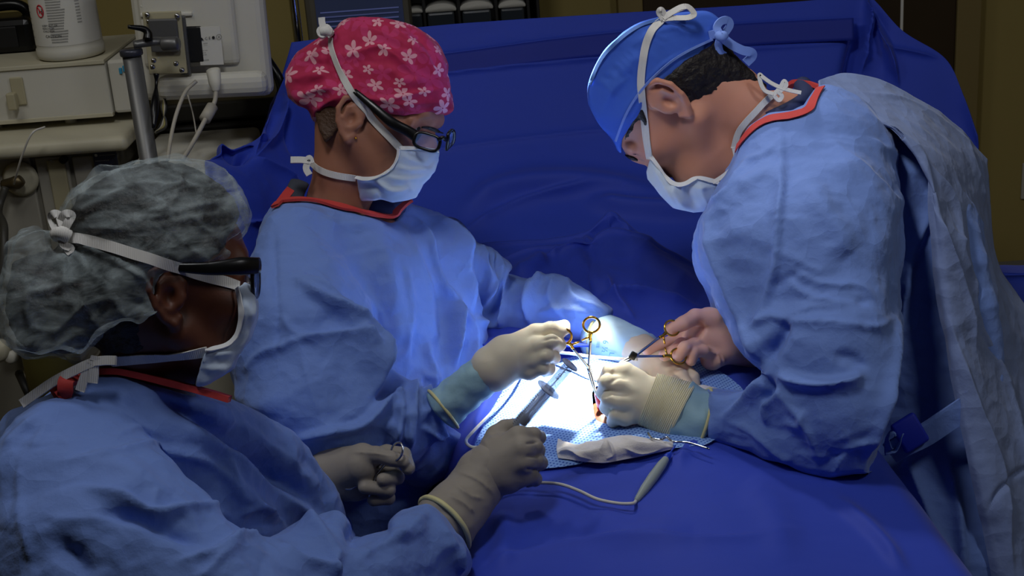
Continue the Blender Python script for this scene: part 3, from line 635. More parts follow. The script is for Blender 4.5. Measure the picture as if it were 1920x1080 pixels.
# screen support bar and poles
T = thing('drape_stand', q2w(Q(560, 300, 3.05))*np.array([1, 1, 0]), 'metal frame carrying the upright blue screen drape', 'frame')
a, b = q2w(Q(552, 92, 3.02)), q2w(Q(1620, 8, 2.97)); V, F = tube([a, b], .010, 12); W('crossbar', V, F, M['chrome'], T)
for p in (a, b): V, F = tube([p, (p[0], p[1], 0.012)], .010, 12); W('upright', V, F, M['chrome'], T)
# ------------------------------------------------------------------ background things
pt = q2w(Q(541, -10, 3.25)); T = thing('drip_pole', (pt[0], pt[1], 0), 'chrome pole standing behind the screen, left of the dark monitor', 'pole')
V, F = lathe([(.011, 0.03), (.011, 1.6), (.008, 1.61), (.008, 2.1)], 20, (pt[0]+.01, pt[1], 0)); W('pole', V, F, M['chrome'], T); V, F = lathe([(.15, 0), (.15, .02), (.02, .04)], 24, (pt[0]+.01, pt[1], 0)); W('base', V, F, M['chrome'], T)
for sg in (1, -1): V, F = tube(crom([(pt[0]+.01, pt[1], 2.09), (pt[0]+.01+.06*sg, pt[1], 2.11), (pt[0]+.01+.08*sg, pt[1], 2.15)], 5), .004, 8); W('hook', V, F, M['chrome'], T)
pt = q2w(Q(1691, 30, 3.6)); T = thing('drip_pole', (pt[0], pt[1], 0), 'thin pale pole in front of the brown door', 'pole')
V, F = lathe([(.004, .02), (.004, 2.2)], 10, (pt[0], pt[1], 0)); W('pole', V, F, M['strap'], T); V, F = lathe([(.12, 0), (.12, .015), (.01, .03)], 24, (pt[0], pt[1], 0)); W('base', V, F, M['alu'], T)
# monitor
T = thing('patient_monitor', q2w(Q(670, 200, 3.5)), 'dark-framed monitor with a faint bluish screen behind the pink cap', 'monitor')
fbox('housing', 572, -60, 770, 118, 3.5, .08, mat('monitor_grey', (96, 92, 82), .5), T, .015)
sc = mat('monitor_screen', (50, 54, 70), .3, emit=((70, 84, 130), .10)); fbox('screen', 592, -50, 756, 92, 3.492, .02, sc, T, .002)
for i in range(7): fbox('trace', 600, 18+i*9, 748, 20+i*9, 3.489, .004, mat('screen_line', (120, 130, 190), .4, emit=((110, 124, 200), .05 if i % 2 else .10)), T, 0)
w = q2w(Q(670, 118, 3.55)); bx('stand', (w[0]-.03, w[1], 0.0, w[0]+.03, w[1]+.04, w[2]+.1), M['alu'], T)
# dark shelf of rounded white packs
x0, x1, z0, z1, y = fr(752, -30, 1012, 70, 3.9); CBN = thing('supply_shelf', ((x0+x1)/2, y+.15, 0), 'dark open shelf unit beyond the screen', 'shelf')
bx('back_panel', (x0, y+.26, 0, x1, y+.28, z1+.2), M['blackm'], CBN); bx('shelf', (x0, y-.02, z0-.14, x1, y+.28, z0-.12), M['blackm'], CBN); bx('shelf', (x0, y-.02, z1+.18, x1, y+.28, z1+.2), M['blackm'], CBN)
for px in (756, 795, 860, 930, 990, 1008): a, b, _, _, _ = fr(px-3, 0, px+3, 20, 3.9); bx('divider', (a, y-.02, z0-.14, b, y+.26, z1+.19), mat('divider_dark', (44, 44, 46), .5), CBN)
lbl = ['leftmost', 'second', 'third', 'rightmost']
for i, (px, hw) in enumerate([(778, 15), (826, 30), (893, 32), (960, 26)]):
    c = q2w(Q(px, 22-(px-778)*.06, 3.88)); r = hw*3.88/FP; P = lathe([(r*.98, 0), (r, .01), (r, .10)], 28, (c[0], c[1], c[2]-.002), (0, 1, 0)); V = P[0].copy(); V[:, 2] = c[2]+(V[:, 2]-c[2])*.42; V[:, 2] = np.maximum(V[:, 2], c[2]-.004)
    W('supply_pack', V, P[1], M['paper'], label=f'white domed pack in the dark shelf above the screen, {lbl[i]} of four', cat='pack', group='white packs on the dark shelf')
    bx('storage_bin', (c[0]-r*.85, c[1]-.01, c[2]-.115, c[0]+r*.85, c[1]+.12, c[2]-.005), mat('bin_clear', (52, 58, 66), .25), None, .006, label=f'dark bin under the {lbl[i]} white domed pack on the shelf', cat='bin', group='dark bins on the shelf')
# ---- anaesthesia machine, left
x0, x1, z0, z1, y = fr(-260, 246, 236, 286, 2.78)
AM = thing('anaesthesia_machine', ((x0+x1)/2, y+.3, 0), 'large beige anaesthesia machine with a rounded worktop at the left edge', 'machine')
z0 -= .036; z1 -= .036
V, F = rbox(((x0+x1)/2, y+.25, (z0+z1)/2+.012), (x1-x0, .5, (z1-z0)*.75), None, .018, 4); W('worktop', V, F, M['cream_pl'], AM)
zt = (z0+z1)/2+.012+(z1-z0)*.375
bx('cabinet', (x0+.02, y+.06, .10, x1-.04, y+.5, zt-.03), mat('machine_panel', (132, 128, 116), .55, vary=.04), AM, .01)
bx('base', (x0, y-.02, .04, x1, y+.5, .12), M['dark_pl'], AM, .01)
for a in (x0+.06, x1-.06):
    for b in (y+.05, y+.43): V, F = lathe([(.03, -.012), (.035, -.008), (.035, .008), (.03, .012)], 16, (a, b, .035), (1, 0, 0)); W('caster', V, F, M['blackm'], AM)
def panel(name, px0, py0, px1, py1, dy, th, m, bev=.003):
    a, b, c, d, _ = fr(px0, py0, px1, py1, 2.87); return bx(name, (a, y+.06-dy, c, b, y+.06-dy+th, d), m, AM, bev)
panel('side_panel', 82, 296, 142, 560, .010, .012, M['grey_pl']); panel('side_panel', 103, 300, 136, 520, .016, .008, M['beige_metal']); panel('side_panel', -40, 296, 74, 620, .006, .01, M['grey_pl']); panel('side_panel', 152, 296, 236, 620, .008, .01, M['grey_pl'])
w = q2w(Q(118, 300, 2.84)); V, F = lathe([(.0001, .004), (.006, .004), (.008, 0), (.008, -.012)], 16, (w[0], y+.042, w[2]), (0, -1, 0)); W('screw', V, F, M['blackm'], AM)
pl = panel('rating_plate', 181, 275, 226, 316, .014, .004, mat('plate_blue', (58, 62, 84), .5))
a, b, c, d, _ = fr(181, 275, 226, 316, 2.87)
for i, (s, sz) in enumerate([('\u25cf \u2014\u2014\u2014\u2014', .008), ('========', .006), ('= = = = =', .008)]):
    tv, tf = text_mesh(s, sz); W('print', np.stack([tv[:, 0]+a+.004, np.full(len(tv), y+.045), tv[:, 1]+d-.012-i*.011], 1), tf, M['paper'], pl, smooth=False)
# gas hose socket and hoses
w = q2w(Q(28, 345, 2.82)); V, F = lathe([(.034, 0), (.036, .004), (.030, .010), (.026, .010)], 28, (w[0], y+.052, w[2]), (0, -1, 0)); W('socket_ring', V, F, M['cream_pl'], AM)
V, F = tube(crom([(w[0]-.03, y+.03, w[2]-.005), (w[0], y+.02, w[2]), (w[0]+.012, y+.02, w[2]+.006)], 6), [.010, .014, .010], 12); W('hose_plug', V, F, mat('brass_dark', (96, 84, 60), .4, metal=.7), AM)
a0 = np.array([w[0]-.02, y+.01, w[2]-.005]); V, F = tube(crom([a0, a0+[-.012, -.03, -.04], q2w(Q(8, 430, 2.7)), q2w(Q(0, 520, 2.68)), q2w(Q(-30, 640, 2.7))], 8), .0075, 12); W('gas_hose', V, F, M['dark_pl'], AM)
for s, px, py, sz in (('\u25b2', 14, 318, .014), ('\u25cf', 28, 318, .010)):
    w2 = q2w(Q(px, py, 2.84)); tv, tf = text_mesh(s, sz); W('print', np.stack([tv[:, 0]+w2[0], np.full(len(tv), y+.051), tv[:, 1]+w2[2]], 1), tf, M['ink'], AM, smooth=False)
V, F = tube(crom([q2w(Q(84, 238, 2.72)), q2w(Q(60, 250, 2.70)), q2w(Q(42, 290, 2.72)), q2w(Q(30, 330, 2.76)), q2w(Q(26, 345, 2.8))], 8), .002, 8); W('thin_tube', V, F, M['cord'], AM)
# clutter low at the left edge
LC = panel('flow_block', -20, 600, 40, 690, .05, .05, M['grey_pl'], .008)
w = q2w(Q(2, 655, 2.6)); V, F = lathe([(.018, 0), (.021, .004), (.021, .02), (.016, .026)], 20, w, (0, -1, .2)); W('control_knob', V, F, M['cream_pl'], AM)
w = q2w(Q(24, 668, 2.6)); V, F = lathe([(.010, 0), (.012, .004), (.012, .014), (.008, .018)], 18, w, (0, -1, .2)); W('control_knob', V, F, M['white_pl'], AM)
V, F = lathe([(.045, 0), (.05, .01), (.05, .10), (.046, .115)], 28, q2w(Q(112, 750, 2.6)), (0, 0, 1)); W('absorber_canister', V, F, mat('canister', (84, 78, 40), .3), AM)
V, F = lathe([(.052, .112), (.054, .116), (.054, .13), (.05, .135)], 28, q2w(Q(112, 750, 2.6)), (0, 0, 1)); W('canister_lid', V, F, M['blackm'], AM)
for k in range(3): V, F = tube(crom([q2w(Q(36+k*14, 700, 2.62)), q2w(Q(50+k*12, 730, 2.58)), q2w(Q(70+k*8, 770, 2.6))], 6), .008, 10); W('hose', V, F, [M['blackm'], M['cream_pl'], M['dark_pl']][k], AM)
# vaporiser box on the worktop
x0, x1, z0, z1, yb = fr(-200, 128, 205, 226, 2.87); zb = zt+.018
VB = thing('monitor_module', ((x0+x1)/2, yb+.15, zt), 'flat cream instrument case on the worktop, wipes tub on top', 'case')
ztp = zb+.112
bx('body', (x0, yb, zb, x1, yb+.30, ztp), M['white_pl'], VB, .004); bx('lower_edge', (x0, yb-.004, zb-.002, x1, yb+.01, zb+.006), M['cream_pl'], VB, .001); bx('top_lip', (x0, yb-.004, ztp-.006, x1, yb+.30, ztp+.002), M['cream_pl'], VB, .001)
bx('side_module', (x1+.002, yb+.005, zb+.002, x1+.050, yb+.28, ztp-.002), M['white_pl'], VB, .006)
for k, (xx, bz) in enumerate([(x1+.028, ztp-.03), (x1+.036, ztp-.026), (x1+.044, ztp-.022)]): bx('blue_mark', (xx-.003, yb+.001, bz, xx+.003, yb+.007, bz+.012), mat('teal_print', (60, 150, 190), .5), VB, .001)
bx('blue_socket', (x1+.038, yb+.0, zb+.045, x1+.048, yb+.01, zb+.075), M['pblue'], VB, .001)
for a in (x0+.05, x0+.18, x1-.10): V, F = lathe([(.012, -.002), (.012, .016), (.014, .019)], 18, (a, yb+.04, zt)); W('foot', V, F, M['white_pl'], VB)
hk = q2w(Q(33, 178, 2.86)); HK = bx('hook_plate', (hk[0]-.013, yb-.006, hk[2]-.022, hk[0]+.013, yb+.001, hk[2]+.034), M['beige_metal'], VB, .002)
bx('hook', (hk[0]-.020, yb-.026, hk[2]-.028, hk[0]-.002, yb-.006, hk[2]+.006), M['beige_metal'], HK, .003)
# wipes tub
w = q2w(Q(125, 105, 2.86)); bc = np.array([w[0]-.006, yb+.070, ztp+.002]); TB = thing('wipes_tub', bc, 'white plastic tub with red and black print on the cream case', 'tub')
V, F = lathe([(.058, 0), (.066, .004), (.068, .012), (.068, .022), (.0655, .026), (.066, .03), (.064, .20), (.060, .215), (.05, .22)], 48, bc); W('tub_body', V, F, M['white_pl'], TB)
V, F = lathe([(.054, .22), (.056, .222), (.056, .245), (.05, .25)], 40, bc); W('lid', V, F, M['white_pl'], TB)
def cyl_print(s, size, ang, z, m, rad=.0672, leading=None):
    tv, tf = text_mesh(s, size); a = ang+tv[:, 0]/rad; W('print', np.stack([bc[0]+rad*np.sin(a), bc[1]-rad*np.cos(a), bc[2]+z+tv[:, 1]], 1), tf, m, TB, smooth=False)
lab = []
n = 40; V = []; 
for zz in (.032, .21):
    for a in np.linspace(-1.35, 1.45, n): V.append((bc[0]+.0664*math.sin(a), bc[1]-.0664*math.cos(a), bc[2]+zz))
W('paper_label', V, [(i, i+1, n+i+1, n+i) for i in range(n-1)], M['paper'], TB)
cyl_print('pes\'', .024, -1.05, .150, M['redink'])
cyl_print('CAUTION', .0075, -.42, .050, M['ink']); cyl_print('KEEP OUT OF\nREACH OF\nCHILDREN', .0055, -.48, .072, M['ink']); cyl_print('PLEASE READ DIRECTIONS BEFORE USE', .0052, -.32, .158, M['ink'])
for k in range(22): cyl_print('IIIIIlIIIIlIlIIIIIlIIIlIIIIIlIIIlI'[: 26+(k*7) % 8], .0046, -.24, .150-k*.0053, M['ink'])
for k in range(15): cyl_print('IlIIIIIlIIIIlI'[: 9+(k*5) % 5], .0044, .62, .158-k*.0060, M['ink'])
for k in range(8): cyl_print('llIlIll', .004, -1.1, .135-k*.0125, M['ink'])
P = [(bc[0]+.0674*math.sin(-.46+.115*math.cos(a)), bc[1]-.0674*math.cos(-.46+.115*math.cos(a)), bc[2]+.103+.012*math.sin(a)) for a in np.linspace(0, 2*math.pi, 28, endpoint=False)]; V, F = tube(np.array(P), .0011, 6, closed=True); W('warning_ring', V, F, M['redink'], TB)
P = [(bc[0]+.0674*math.sin(-.46+t*.075), bc[1]-.0674*math.cos(-.46+t*.075), bc[2]+.103-.008*t) for t in (-1, 0, 1)]; V, F = tube(np.array(P), .0011, 6); W('warning_bar', V, F, M['redink'], TB); cyl_print('H.', .014, -.52, .098, M['ink'])
# dark box at the far left
x0, x1, z0, z1, yy = fr(-90, 30, 60, 108, 2.98); DB = thing('telephone_set', ((x0+x1)/2, yy+.06, ztp+.002), 'black desk device lying left of the wipes tub', 'device'); bx('body', (x0, yy, ztp+.002, x1, yy+.12, ztp+.075), M['black'], DB, .014); bx('pad', (x0+.02, yy-.004, ztp+.015, x1-.03, yy+.004, ztp+.06), M['blackm'], DB, .003); V, F = tube(crom([(x0+.02, yy+.06, ztp+.09), (x1-.04, yy+.06, ztp+.095), (x1-.01, yy+.06, ztp+.06)], 8), .012, 12); W('handset', V, F, M['black'], DB)
# low white cabinet corner
x0, x1, z0, z1, yy = fr(224, 258, 440, 330, 2.68); WCB = thing('side_cabinet', ((x0+x1)/2, yy+.2, 0), 'pale cabinet top seen between the monitor pole and blue drape', 'cabinet')
za = q2w(Q(300, 262, 2.78))[2]-.034; V, F = rbox(((x0+x1)/2, yy+.16, za-.03), (x1-x0, .32, .06), None, .012, 3); W('top', V, F, M['white_pl'], WCB); bx('body', (x0+.01, yy+.02, .05, x1-.01, yy+.31, za-.062), M['cream_pl'], WCB); bx('plinth', (x0+.02, yy+.04, 0, x1-.02, yy+.29, .05), M['dark_pl'], WCB)
# pole and flat display seen from the back
pa, pb2 = Q(241, 92, 2.60), Q(276, 320, 2.58); wa = q2w(pa)
DT = thing('flat_display', (q2w(Q(262, 250, 2.6))[0], wa[1], 0), 'white flat display seen from behind on a grey arm pole, upper left', 'monitor')
V, F = lathe([(.0172, 0.02), (.0172, wa[2]-.01)], 28, (wa[0]+.004, wa[1], 0)); W('pole', V, F, M['alu'], DT); V, F = lathe([(.16, 0), (.16, .02), (.03, .035)], 28, (wa[0]+.004, wa[1], 0)); W('pole_base', V, F, M['alu'], DT)
V, F = lathe([(.020, wa[2]-.012), (.021, wa[2]-.010), (.021, wa[2]-.003), (.019, wa[2])], 28, (wa[0]+.004, wa[1], 0)); W('pole_cap', V, F, mat('pole_cap', (70, 72, 84), .35, metal=.5), DT)
V, F = tube(crom([q2w(Q(250, 84, 2.59)), q2w(Q(290, 78, 2.60)), q2w(Q(318, 80, 2.62))], 6), [.010, .012, .013], 14, flat=.7, ref=(0, 0, 1)); W('arm', V, F, M['alu'], DT)
V, F = lathe([(.012, 0), (.013, .002), (.013, .028), (.011, .031)], 20, q2w(Q(305, 83, 2.60)), (1, -.2, 0)); W('pivot', V, F, M['alu'], DT)
V, F = tube(crom([q2w(Q(277, 74, 2.58)), q2w(Q(277, 62, 2.58)), q2w(Q(268, 54, 2.575)), q2w(Q(240, 50, 2.56))], 6), [.009, .008, .006, .0035], 12); W('clamp_lever', V, F, M['black'], DT)
tilt = np.array([[math.cos(.10), 0, math.sin(.10)], [0, 1, 0], [-math.sin(.10), 0, math.cos(.10)]])
def scr(name, px0, py0, px1, py1, d, dep, m, par, bev, lean=-.10, k=1.0):
    """upright box leaning in the picture plane like the display"""
    a, b, c, e, yy = fr(px0, py0, px1, py1, d); V, F = rbox((0, 0, 0), (b-a, dep, e-c), None, bev, 3); cs, sn = math.cos(lean), math.sin(lean)
    V = V @ np.array([[cs, 0, sn], [0, 1, 0], [-sn, 0, cs]])+np.array([(a+b)/2, yy+dep/2, (c+e)/2]); return W(name, V, F, m, par, smooth=False)
SH = scr('display_housing', 250, -60, 500, 190, 2.74, .045, M['white_pl'], DT, .018, -.03)
scr('rear_cover', 258, -70, 440, 128, 2.715, .04, M['white_pl'], DT, .012, -.03)
for i in range(5): scr('vent_slat', 262, -44+i*17, 360, -36+i*17, 2.708, .012, M['white_pl'], DT, .003, -.05)
scr('base_bulge', 290, 140, 500, 186, 2.725, .04, M['white_pl'], DT, .018, -.03)
scr('screen_glass', 262, -50, 488, 178, 2.80, .004, M['black'], DT, .001, -.03)
scr('mount_recess', 345, 50, 380, 118, 2.706, .008, M['blackm'], DT, .003, -.04); scr('mount_rail', 333, 30, 352, 142, 2.698, .012, M['alu'], DT, .003, -.04)
MP = scr('mount_plate', 273, 22, 345, 140, 2.69, .006, M['beige_metal'], DT, .002, -.04); scr('bracket', 280, 36, 334, 98, 2.672, .010, M['alu'], DT, .003, -.04)
for px, py in ((279, 41), (322, 44), (276, 28), (332, 30), (288, 114), (330, 120), (286, 126), (341, 132)):
    V, F = lathe([(.0001, .003), (.004, .003), (.005, 0), (.005, -.004)], 12, q2w(Q(px, py, 2.668)), (0, -1, 0)); W('screw', V, F, M['steel'], DT)
LB = scr('rating_label', 372, 50, 416, 122, 2.708, .002, M['paper'], DT, 0, -.04)
def face_text(s, px, py, d, size, m, par, lean=-.04):
    tv, tf = text_mesh(s, size*.74); o = q2w(Q(px, py, d)); cs, sn = math.cos(lean), math.sin(lean); W('print', np.stack([o[0]+tv[:, 0]*cs-tv[:, 1]*sn*-1*-1, np.full(len(tv), o[1]), o[2]+tv[:, 1]*cs+tv[:, 0]*sn*-1], 1), tf, m, par, smooth=False)
for s, py, sz in (('\u25cf Datex-Ohmeda', 57, .0062), ('TYPE: D-LCC15..05', 67, .0055), ('\u25b2 C E \u25cf \u2297', 76, .010), ('FC  IIIIlIIII', 84, .005), ('SN', 90, .004), ('lIIlI-lIlIII IllIlIII', 97, .0038), ('IllIIlIIIllI Illl.', 101, .0038), ('IlI. Ill lII IlIlII', 105, .0038), ('IIIIlIIIlIIlIIII', 116, .006)): face_text(s, 375, py, 2.702, sz, M['ink'], LB)
# plugs and cables of the display
V, F = tube(crom([q2w(Q(400, 132, 2.68)), q2w(Q(403, 155, 2.67)), q2w(Q(405, 172, 2.67))], 4), [.014, .012, .006], 12, flat=.7, ref=(0, 1, 0)); W('plug', V, F, M['white_pl'], DT)
V, F = tube(crom([q2w(Q(405, 172, 2.67)), q2w(Q(402, 192, 2.66)), q2w(Q(388, 218, 2.64)), q2w(Q(366, 260, 2.60)), q2w(Q(342, 300, 2.56))], 8), .0042, 12); W('cable', V, F, M['cable'], DT)
V, F = tube([q2w(Q(398, 200, 2.655)), q2w(Q(384, 224, 2.635))], .011, 14); W('ferrite_bead', V, F, M['cable'], DT)
V, F = tube(crom([q2w(Q(368, 152, 2.66)), q2w(Q(348, 172, 2.65)), q2w(Q(332, 210, 2.62)), q2w(Q(322, 250, 2.60)), q2w(Q(314, 300, 2.56))], 8), .0036, 12); W('cable', V, F, M['cable'], DT)
V, F = tube(crom([q2w(Q(293, 138, 2.66)), q2w(Q(293, 160, 2.66)), q2w(Q(291, 195, 2.64)), q2w(Q(288, 240, 2.62))], 6), [.006, .003, .003, .008, .008, .003], 10); W('black_cable', V, F, M['black'], DT)
V, F = tube(crom([q2w(Q(352, 178, 2.72)), q2w(Q(362, 215, 2.72)), q2w(Q(368, 250, 2.70))], 6), .0015, 8); W('thin_cable', V, F, M['cable'], DT)
for k in range(4): V, F = tube(crom([q2w(Q(300+k*5, 168+k*3, 2.78)), q2w(Q(312-k*3, 200, 2.76)), q2w(Q(300+k*4, 235, 2.76)), q2w(Q(290, 250, 2.74))], 6), .0025, 8); W('cable', V, F, [M['blackm'], M['cable'], mat('yellow_cable', (150, 140, 80), .5), M['dark_pl']][k], DT)
# dark console behind the display
CN = thing('dark_console', q2w(Q(420, 260, 3.0))*np.array([1, 1, 0]), 'dark equipment trolley behind the white display', 'trolley')
fbox('upper_shelf', 300, 190, 520, 226, 3.0, .25, M['dark_pl'], CN, .006); x0, x1, z0, z1, yy = fr(300, 232, 520, 330, 3.02); bx('body', (x0, yy, .1, x1, yy+.3, z1), mat('console_dark', (40, 38, 34), .5), CN, .006)
for a in (x0+.04, x1-.04): V, F = lathe([(.04, -.012), (.045, 0), (.04, .012)], 16, (a, yy+.15, .045), (1, 0, 0)); W('caster', V, F, M['blackm'], CN)
for k in (0, 1): fbox('drawer_front', 310+k*85, 250, 385+k*85, 290, 3.01, .01, M['dark_pl'], CN, .003)
V, F = tube(crom([q2w(Q(500, 110, 2.9)), q2w(Q(524, 150, 2.9)), q2w(Q(528, 190, 2.92)), q2w(Q(510, 215, 2.95))], 6), .010, 12); W('black_hose', V, F, M['black'], CN)
# ================================================================== PEOPLE
class Head:
    def __init__(s, c, fwd, up, k=1.0):
        s.c = np.asarray(c, float); f = np.asarray(fwd, float); s.f = f/np.linalg.norm(f); u = np.asarray(up, float); u = u-s.f*(u@s.f); s.u = u/np.linalg.norm(u)
        z = np.cross(s.f, s.u); s.z = z if z[2] < 0 else -z; s.k = k; s.R = np.stack([s.f, s.u, s.z]); s.eo = (0, 0)
    def T(s, x, y, z): return s.c+s.k*(x*s.f+y*s.u+z*s.z)
    def ell(s, x, y, z, rx, ry, rz): return ell(s.T(x, y, z), np.array([rx, ry, rz])*s.k, s.R)
    def rc(s, a, b, ra, rb=None): return rc(s.T(*a), s.T(*b), ra*s.k, (ra if rb is None else rb)*s.k)
    def loc(s, p): return ((p-s.c) @ s.R.T)/s.k
    def face(s, neck, nr, clip=None, extra=()):
        """whole head with features; neck: list of q-points"""
        f = [s.ell(-0.012, 0.03, 0, 0.097, 0.100, 0.074), s.ell(0.034, -0.03, 0, 0.056, 0.082, 0.057)]
        base = uni(f, 0.03)
        parts = [s.rc((0.0, -0.055, 0.052), (0.060, -0.098, 0.020), 0.019, 0.018), s.rc((0.0, -0.055, -0.052), (0.060, -0.098, -0.020), 0.019, 0.018), s.rc((0.066, -0.100, -0.012), (0.066, -0.100, 0.012), 0.019),
                 s.ell(0.055, -0.028, 0.040, 0.026, 0.020, 0.022), s.ell(0.055, -0.028, -0.040, 0.026, 0.020, 0.022),
                 s.rc((0.078, 0.022, -0.034), (0.082, 0.022, 0.034), 0.013)]
        g = uni([base]+parts, 0.022)
        nose = uni([s.rc((0.086, 0.004, 0), (0.108, -0.030, 0), 0.008, 0.011), s.rc((0.094, -0.036, 0.011), (0.094, -0.036, -0.011), 0.009), s.rc((0.080, -0.034, 0), (0.102, -0.034, 0), 0.011)], 0.008)
        lips = uni([s.rc((0.080, -0.062, -0.017), (0.089, -0.061, 0), 0.006, 0.008), s.rc((0.080, -0.062, 0.017), (0.089, -0.061, 0), 0.006, 0.008), s.rc((0.080, -0.071, -0.014), (0.086, -0.073, 0.014), 0.007)], 0.004)
        g = uni([g, nose, lips], 0.008)
        for sg in (1, -1):
            g = sub(g, s.ell(0.098, -0.002, 0.033*sg, 0.017, 0.014, 0.019), 0.010)
            g = uni([g, s.rc((0.0775, 0.004, 0.021*sg), (0.071, 0.003, 0.045*sg), 0.0100), s.rc((0.077, -0.011, 0.022*sg), (0.071, -0.010, 0.043*sg), 0.006)], 0.004)
        ears = []; T0 = s.T; E0 = s.ell
        s.T = lambda x, y, z: T0(x+s.eo[0], y+s.eo[1], z)
        for sg in (1, -1):
            pts = [(0.010, -0.006), (0.010, 0.012), (0.002, 0.026), (-0.012, 0.030), (-0.024, 0.022), (-0.027, 0.004), (-0.021, -0.014), (-0.010, -0.028), (0.000, -0.034), (0.006, -0.026)]
            P = [s.T(x-0.006, y-0.010, sg*(0.0735+max(0, -x-0.002)*0.55)) for x, y in pts]
            R = np.array([0.003, 0.0038, 0.004, 0.004, 0.004, 0.004, 0.004, 0.0045, 0.006, 0.004])*s.k
            rim = chain(P, R, 0.002)
            anti = chain([s.T(x-0.006, y-0.010, sg*(0.0740+max(0, -x)*0.5)) for x, y in [(-0.006, 0.018), (-0.016, 0.010), (-0.016, -0.006), (-0.008, -0.018)]], [0.003]*4, 0.002)
            plate = s.ell(-0.014, -0.010, sg*0.074, 0.018, 0.031, 0.0075)
            e = uni([rim, anti, plate, s.rc((0.003, -0.014, sg*0.074), (0.001, -0.022, sg*0.075), 0.004)], 0.004)
            ears.append(sub(e, s.ell(-0.010, -0.014, sg*0.086, 0.008, 0.012, 0.0115), 0.003))
        s.T = T0; g = uni([g]+ears, 0.005)
        nk = uni([chain(neck, nr, 0.01), *extra], .03)
        s.field = uni([g, nk], 0.02)
        if clip: s.field = inter(s.field, outline(clip, False), 0.008)
        return s.field
HVF = {}
M['eye'] = mat('eye_white', (150, 140, 134), .3)
def person_body(name_label, base_q, H, hv, coarse, parent, skin, extra=()):
    """one skin mesh: fine head and neck joined to the trunk, arms and legs below the clothes"""
    V1, F1 = mc(H.field, hv[0], hv[1], 0.0024); V1 = relax(V1, F1, 1)
    P = np.vstack([np.array(c[0]) for c in coarse]); f = uni([chain(*c) for c in coarse], 0.03)
    V2, F2 = mc(f, P.min(0)-0.2, P.max(0)+0.2, 0.014)
    V = np.vstack([V1, V2]); F = np.vstack([F1, F2+len(V1)])
    HVF[name_label] = (V1, F1); return G('body', V, F, skin, parent)
def eye(H, sg, parent, iris):
    c = q2w(H.T(0.0715, -0.002, 0.031*sg)); V, F = lathe([(0.0118*math.sin(a), -0.0118*math.cos(a)) for a in np.linspace(0.05, math.pi-0.05, 12)], 16, c, H.f @ M3)
    o = W('eye', V, F, M['eye'], parent)
    V, F = lathe([(0.0001, 0.0126), (0.003, 0.0124), (0.0056, 0.0112), (0.006, 0.0100)], 14, c, H.f @ M3); W('iris', V, F, iris, o)
def down(q, z):                       # the q-point straight below q at world height z
    w = q2w(q); return w2q([w[0], w[1], z])
def at_z(q, dx=0, dy=0, z=None):
    w = q2w(q)+np.array([dx, dy, 0]);
    if z is not None: w[2] = z
    return w2q(w)
def legs(base_q, parent, heading, gap=0.11):
    """trousers and shoes under the gown. heading: world angle the person faces"""
    w = q2w(base_q); fx, fy = math.cos(heading), math.sin(heading); sx, sy = -fy, fx
    for sg in (1, -1):
        x, y = w[0]+sx*gap*sg, w[1]+sy*gap*sg
        V, F = tube(crom([(w[0]+sx*0.08*sg, w[1]+sy*0.08*sg, 0.92), (x, y, 0.5), (x-fx*0.01, y-fy*0.01, 0.07)], 6), [0.105, 0.085, 0.07], 18)
        W('trouser_leg', V, F, M['navy'], parent)
        R = np.array([[fx, fy, 0], [sx, sy, 0], [0, 0, 1.]])
        V, F = rbox((0, 0, 0), (0.27, 0.10, 0.085), None, 0.035, 4); k = V[:, 0] > 0.02; V[k, 2] = V[k, 2]*0.75-0.0106
        V = V @ R+np.array([x+fx*0.05, y+fy*0.05, 0.0426]); W('shoe', V, F, M['white_pl'], parent)
def skirt(top_pts, rad, parent, zbot=0.32, m=None, seed=1):
    """gown below the frame: a flared fluted tube hanging from the hips. top_pts: world centre"""
    n = 96; V = []; zs = np.linspace(top_pts[2], zbot, 22)
    for i, z in enumerate(zs):
        t = i/21
        for k in range(n):
            a = 2*math.pi*k/n; r = 1+0.10*t+0.055*t*math.sin(a*7+seed)+0.03*t*math.sin(a*13+2*seed)
            V.append((top_pts[0]+rad[0]*r*math.cos(a), top_pts[1]+rad[1]*r*math.sin(a), z))
    F = [(i*n+k, (i+1)*n+k, (i+1)*n+(k+1) % n, i*n+(k+1) % n) for i in range(21) for k in range(n)]
    W('gown_skirt', V, np.array(F), m or M['gown'], parent)
def glove(name, palm, fingers, m, parent, h=0.0018, cr=(), k=0.008, S=(), skin=None, disp=0.0):
    """palm: list of (points, radii) chains; fingers: list of (points, radii)"""
    pf = uni([chain(P, R, 0.003) for P, R in palm], 0.005); fs = [chain(P, R, 0.003) for P, R in fingers]
    f = pf
    g = fs[0]
    for x in fs[1:]: g = uni([g, x], 0.0022)
    f = uni([pf, g], k)
    A = np.vstack([np.vstack(P) for P, R in list(palm)+list(fingers)])
    V, F = mc(f, A.min(0)-0.05, A.max(0)+0.05, h); V = relax(V, F, 1); N = normals(V, F); D = strokes(V, N, S)
    for size, amp in cr: D += amp*crumple(V, size, 3)
    o = G(name, V+N*D[:, None], F, m, parent); return o, f
def fing(pts, r0=0.0098, r1=0.0078): 
    P = [Q(*p) for p in pts]; return P, list(np.linspace(r0, r1, len(P)))
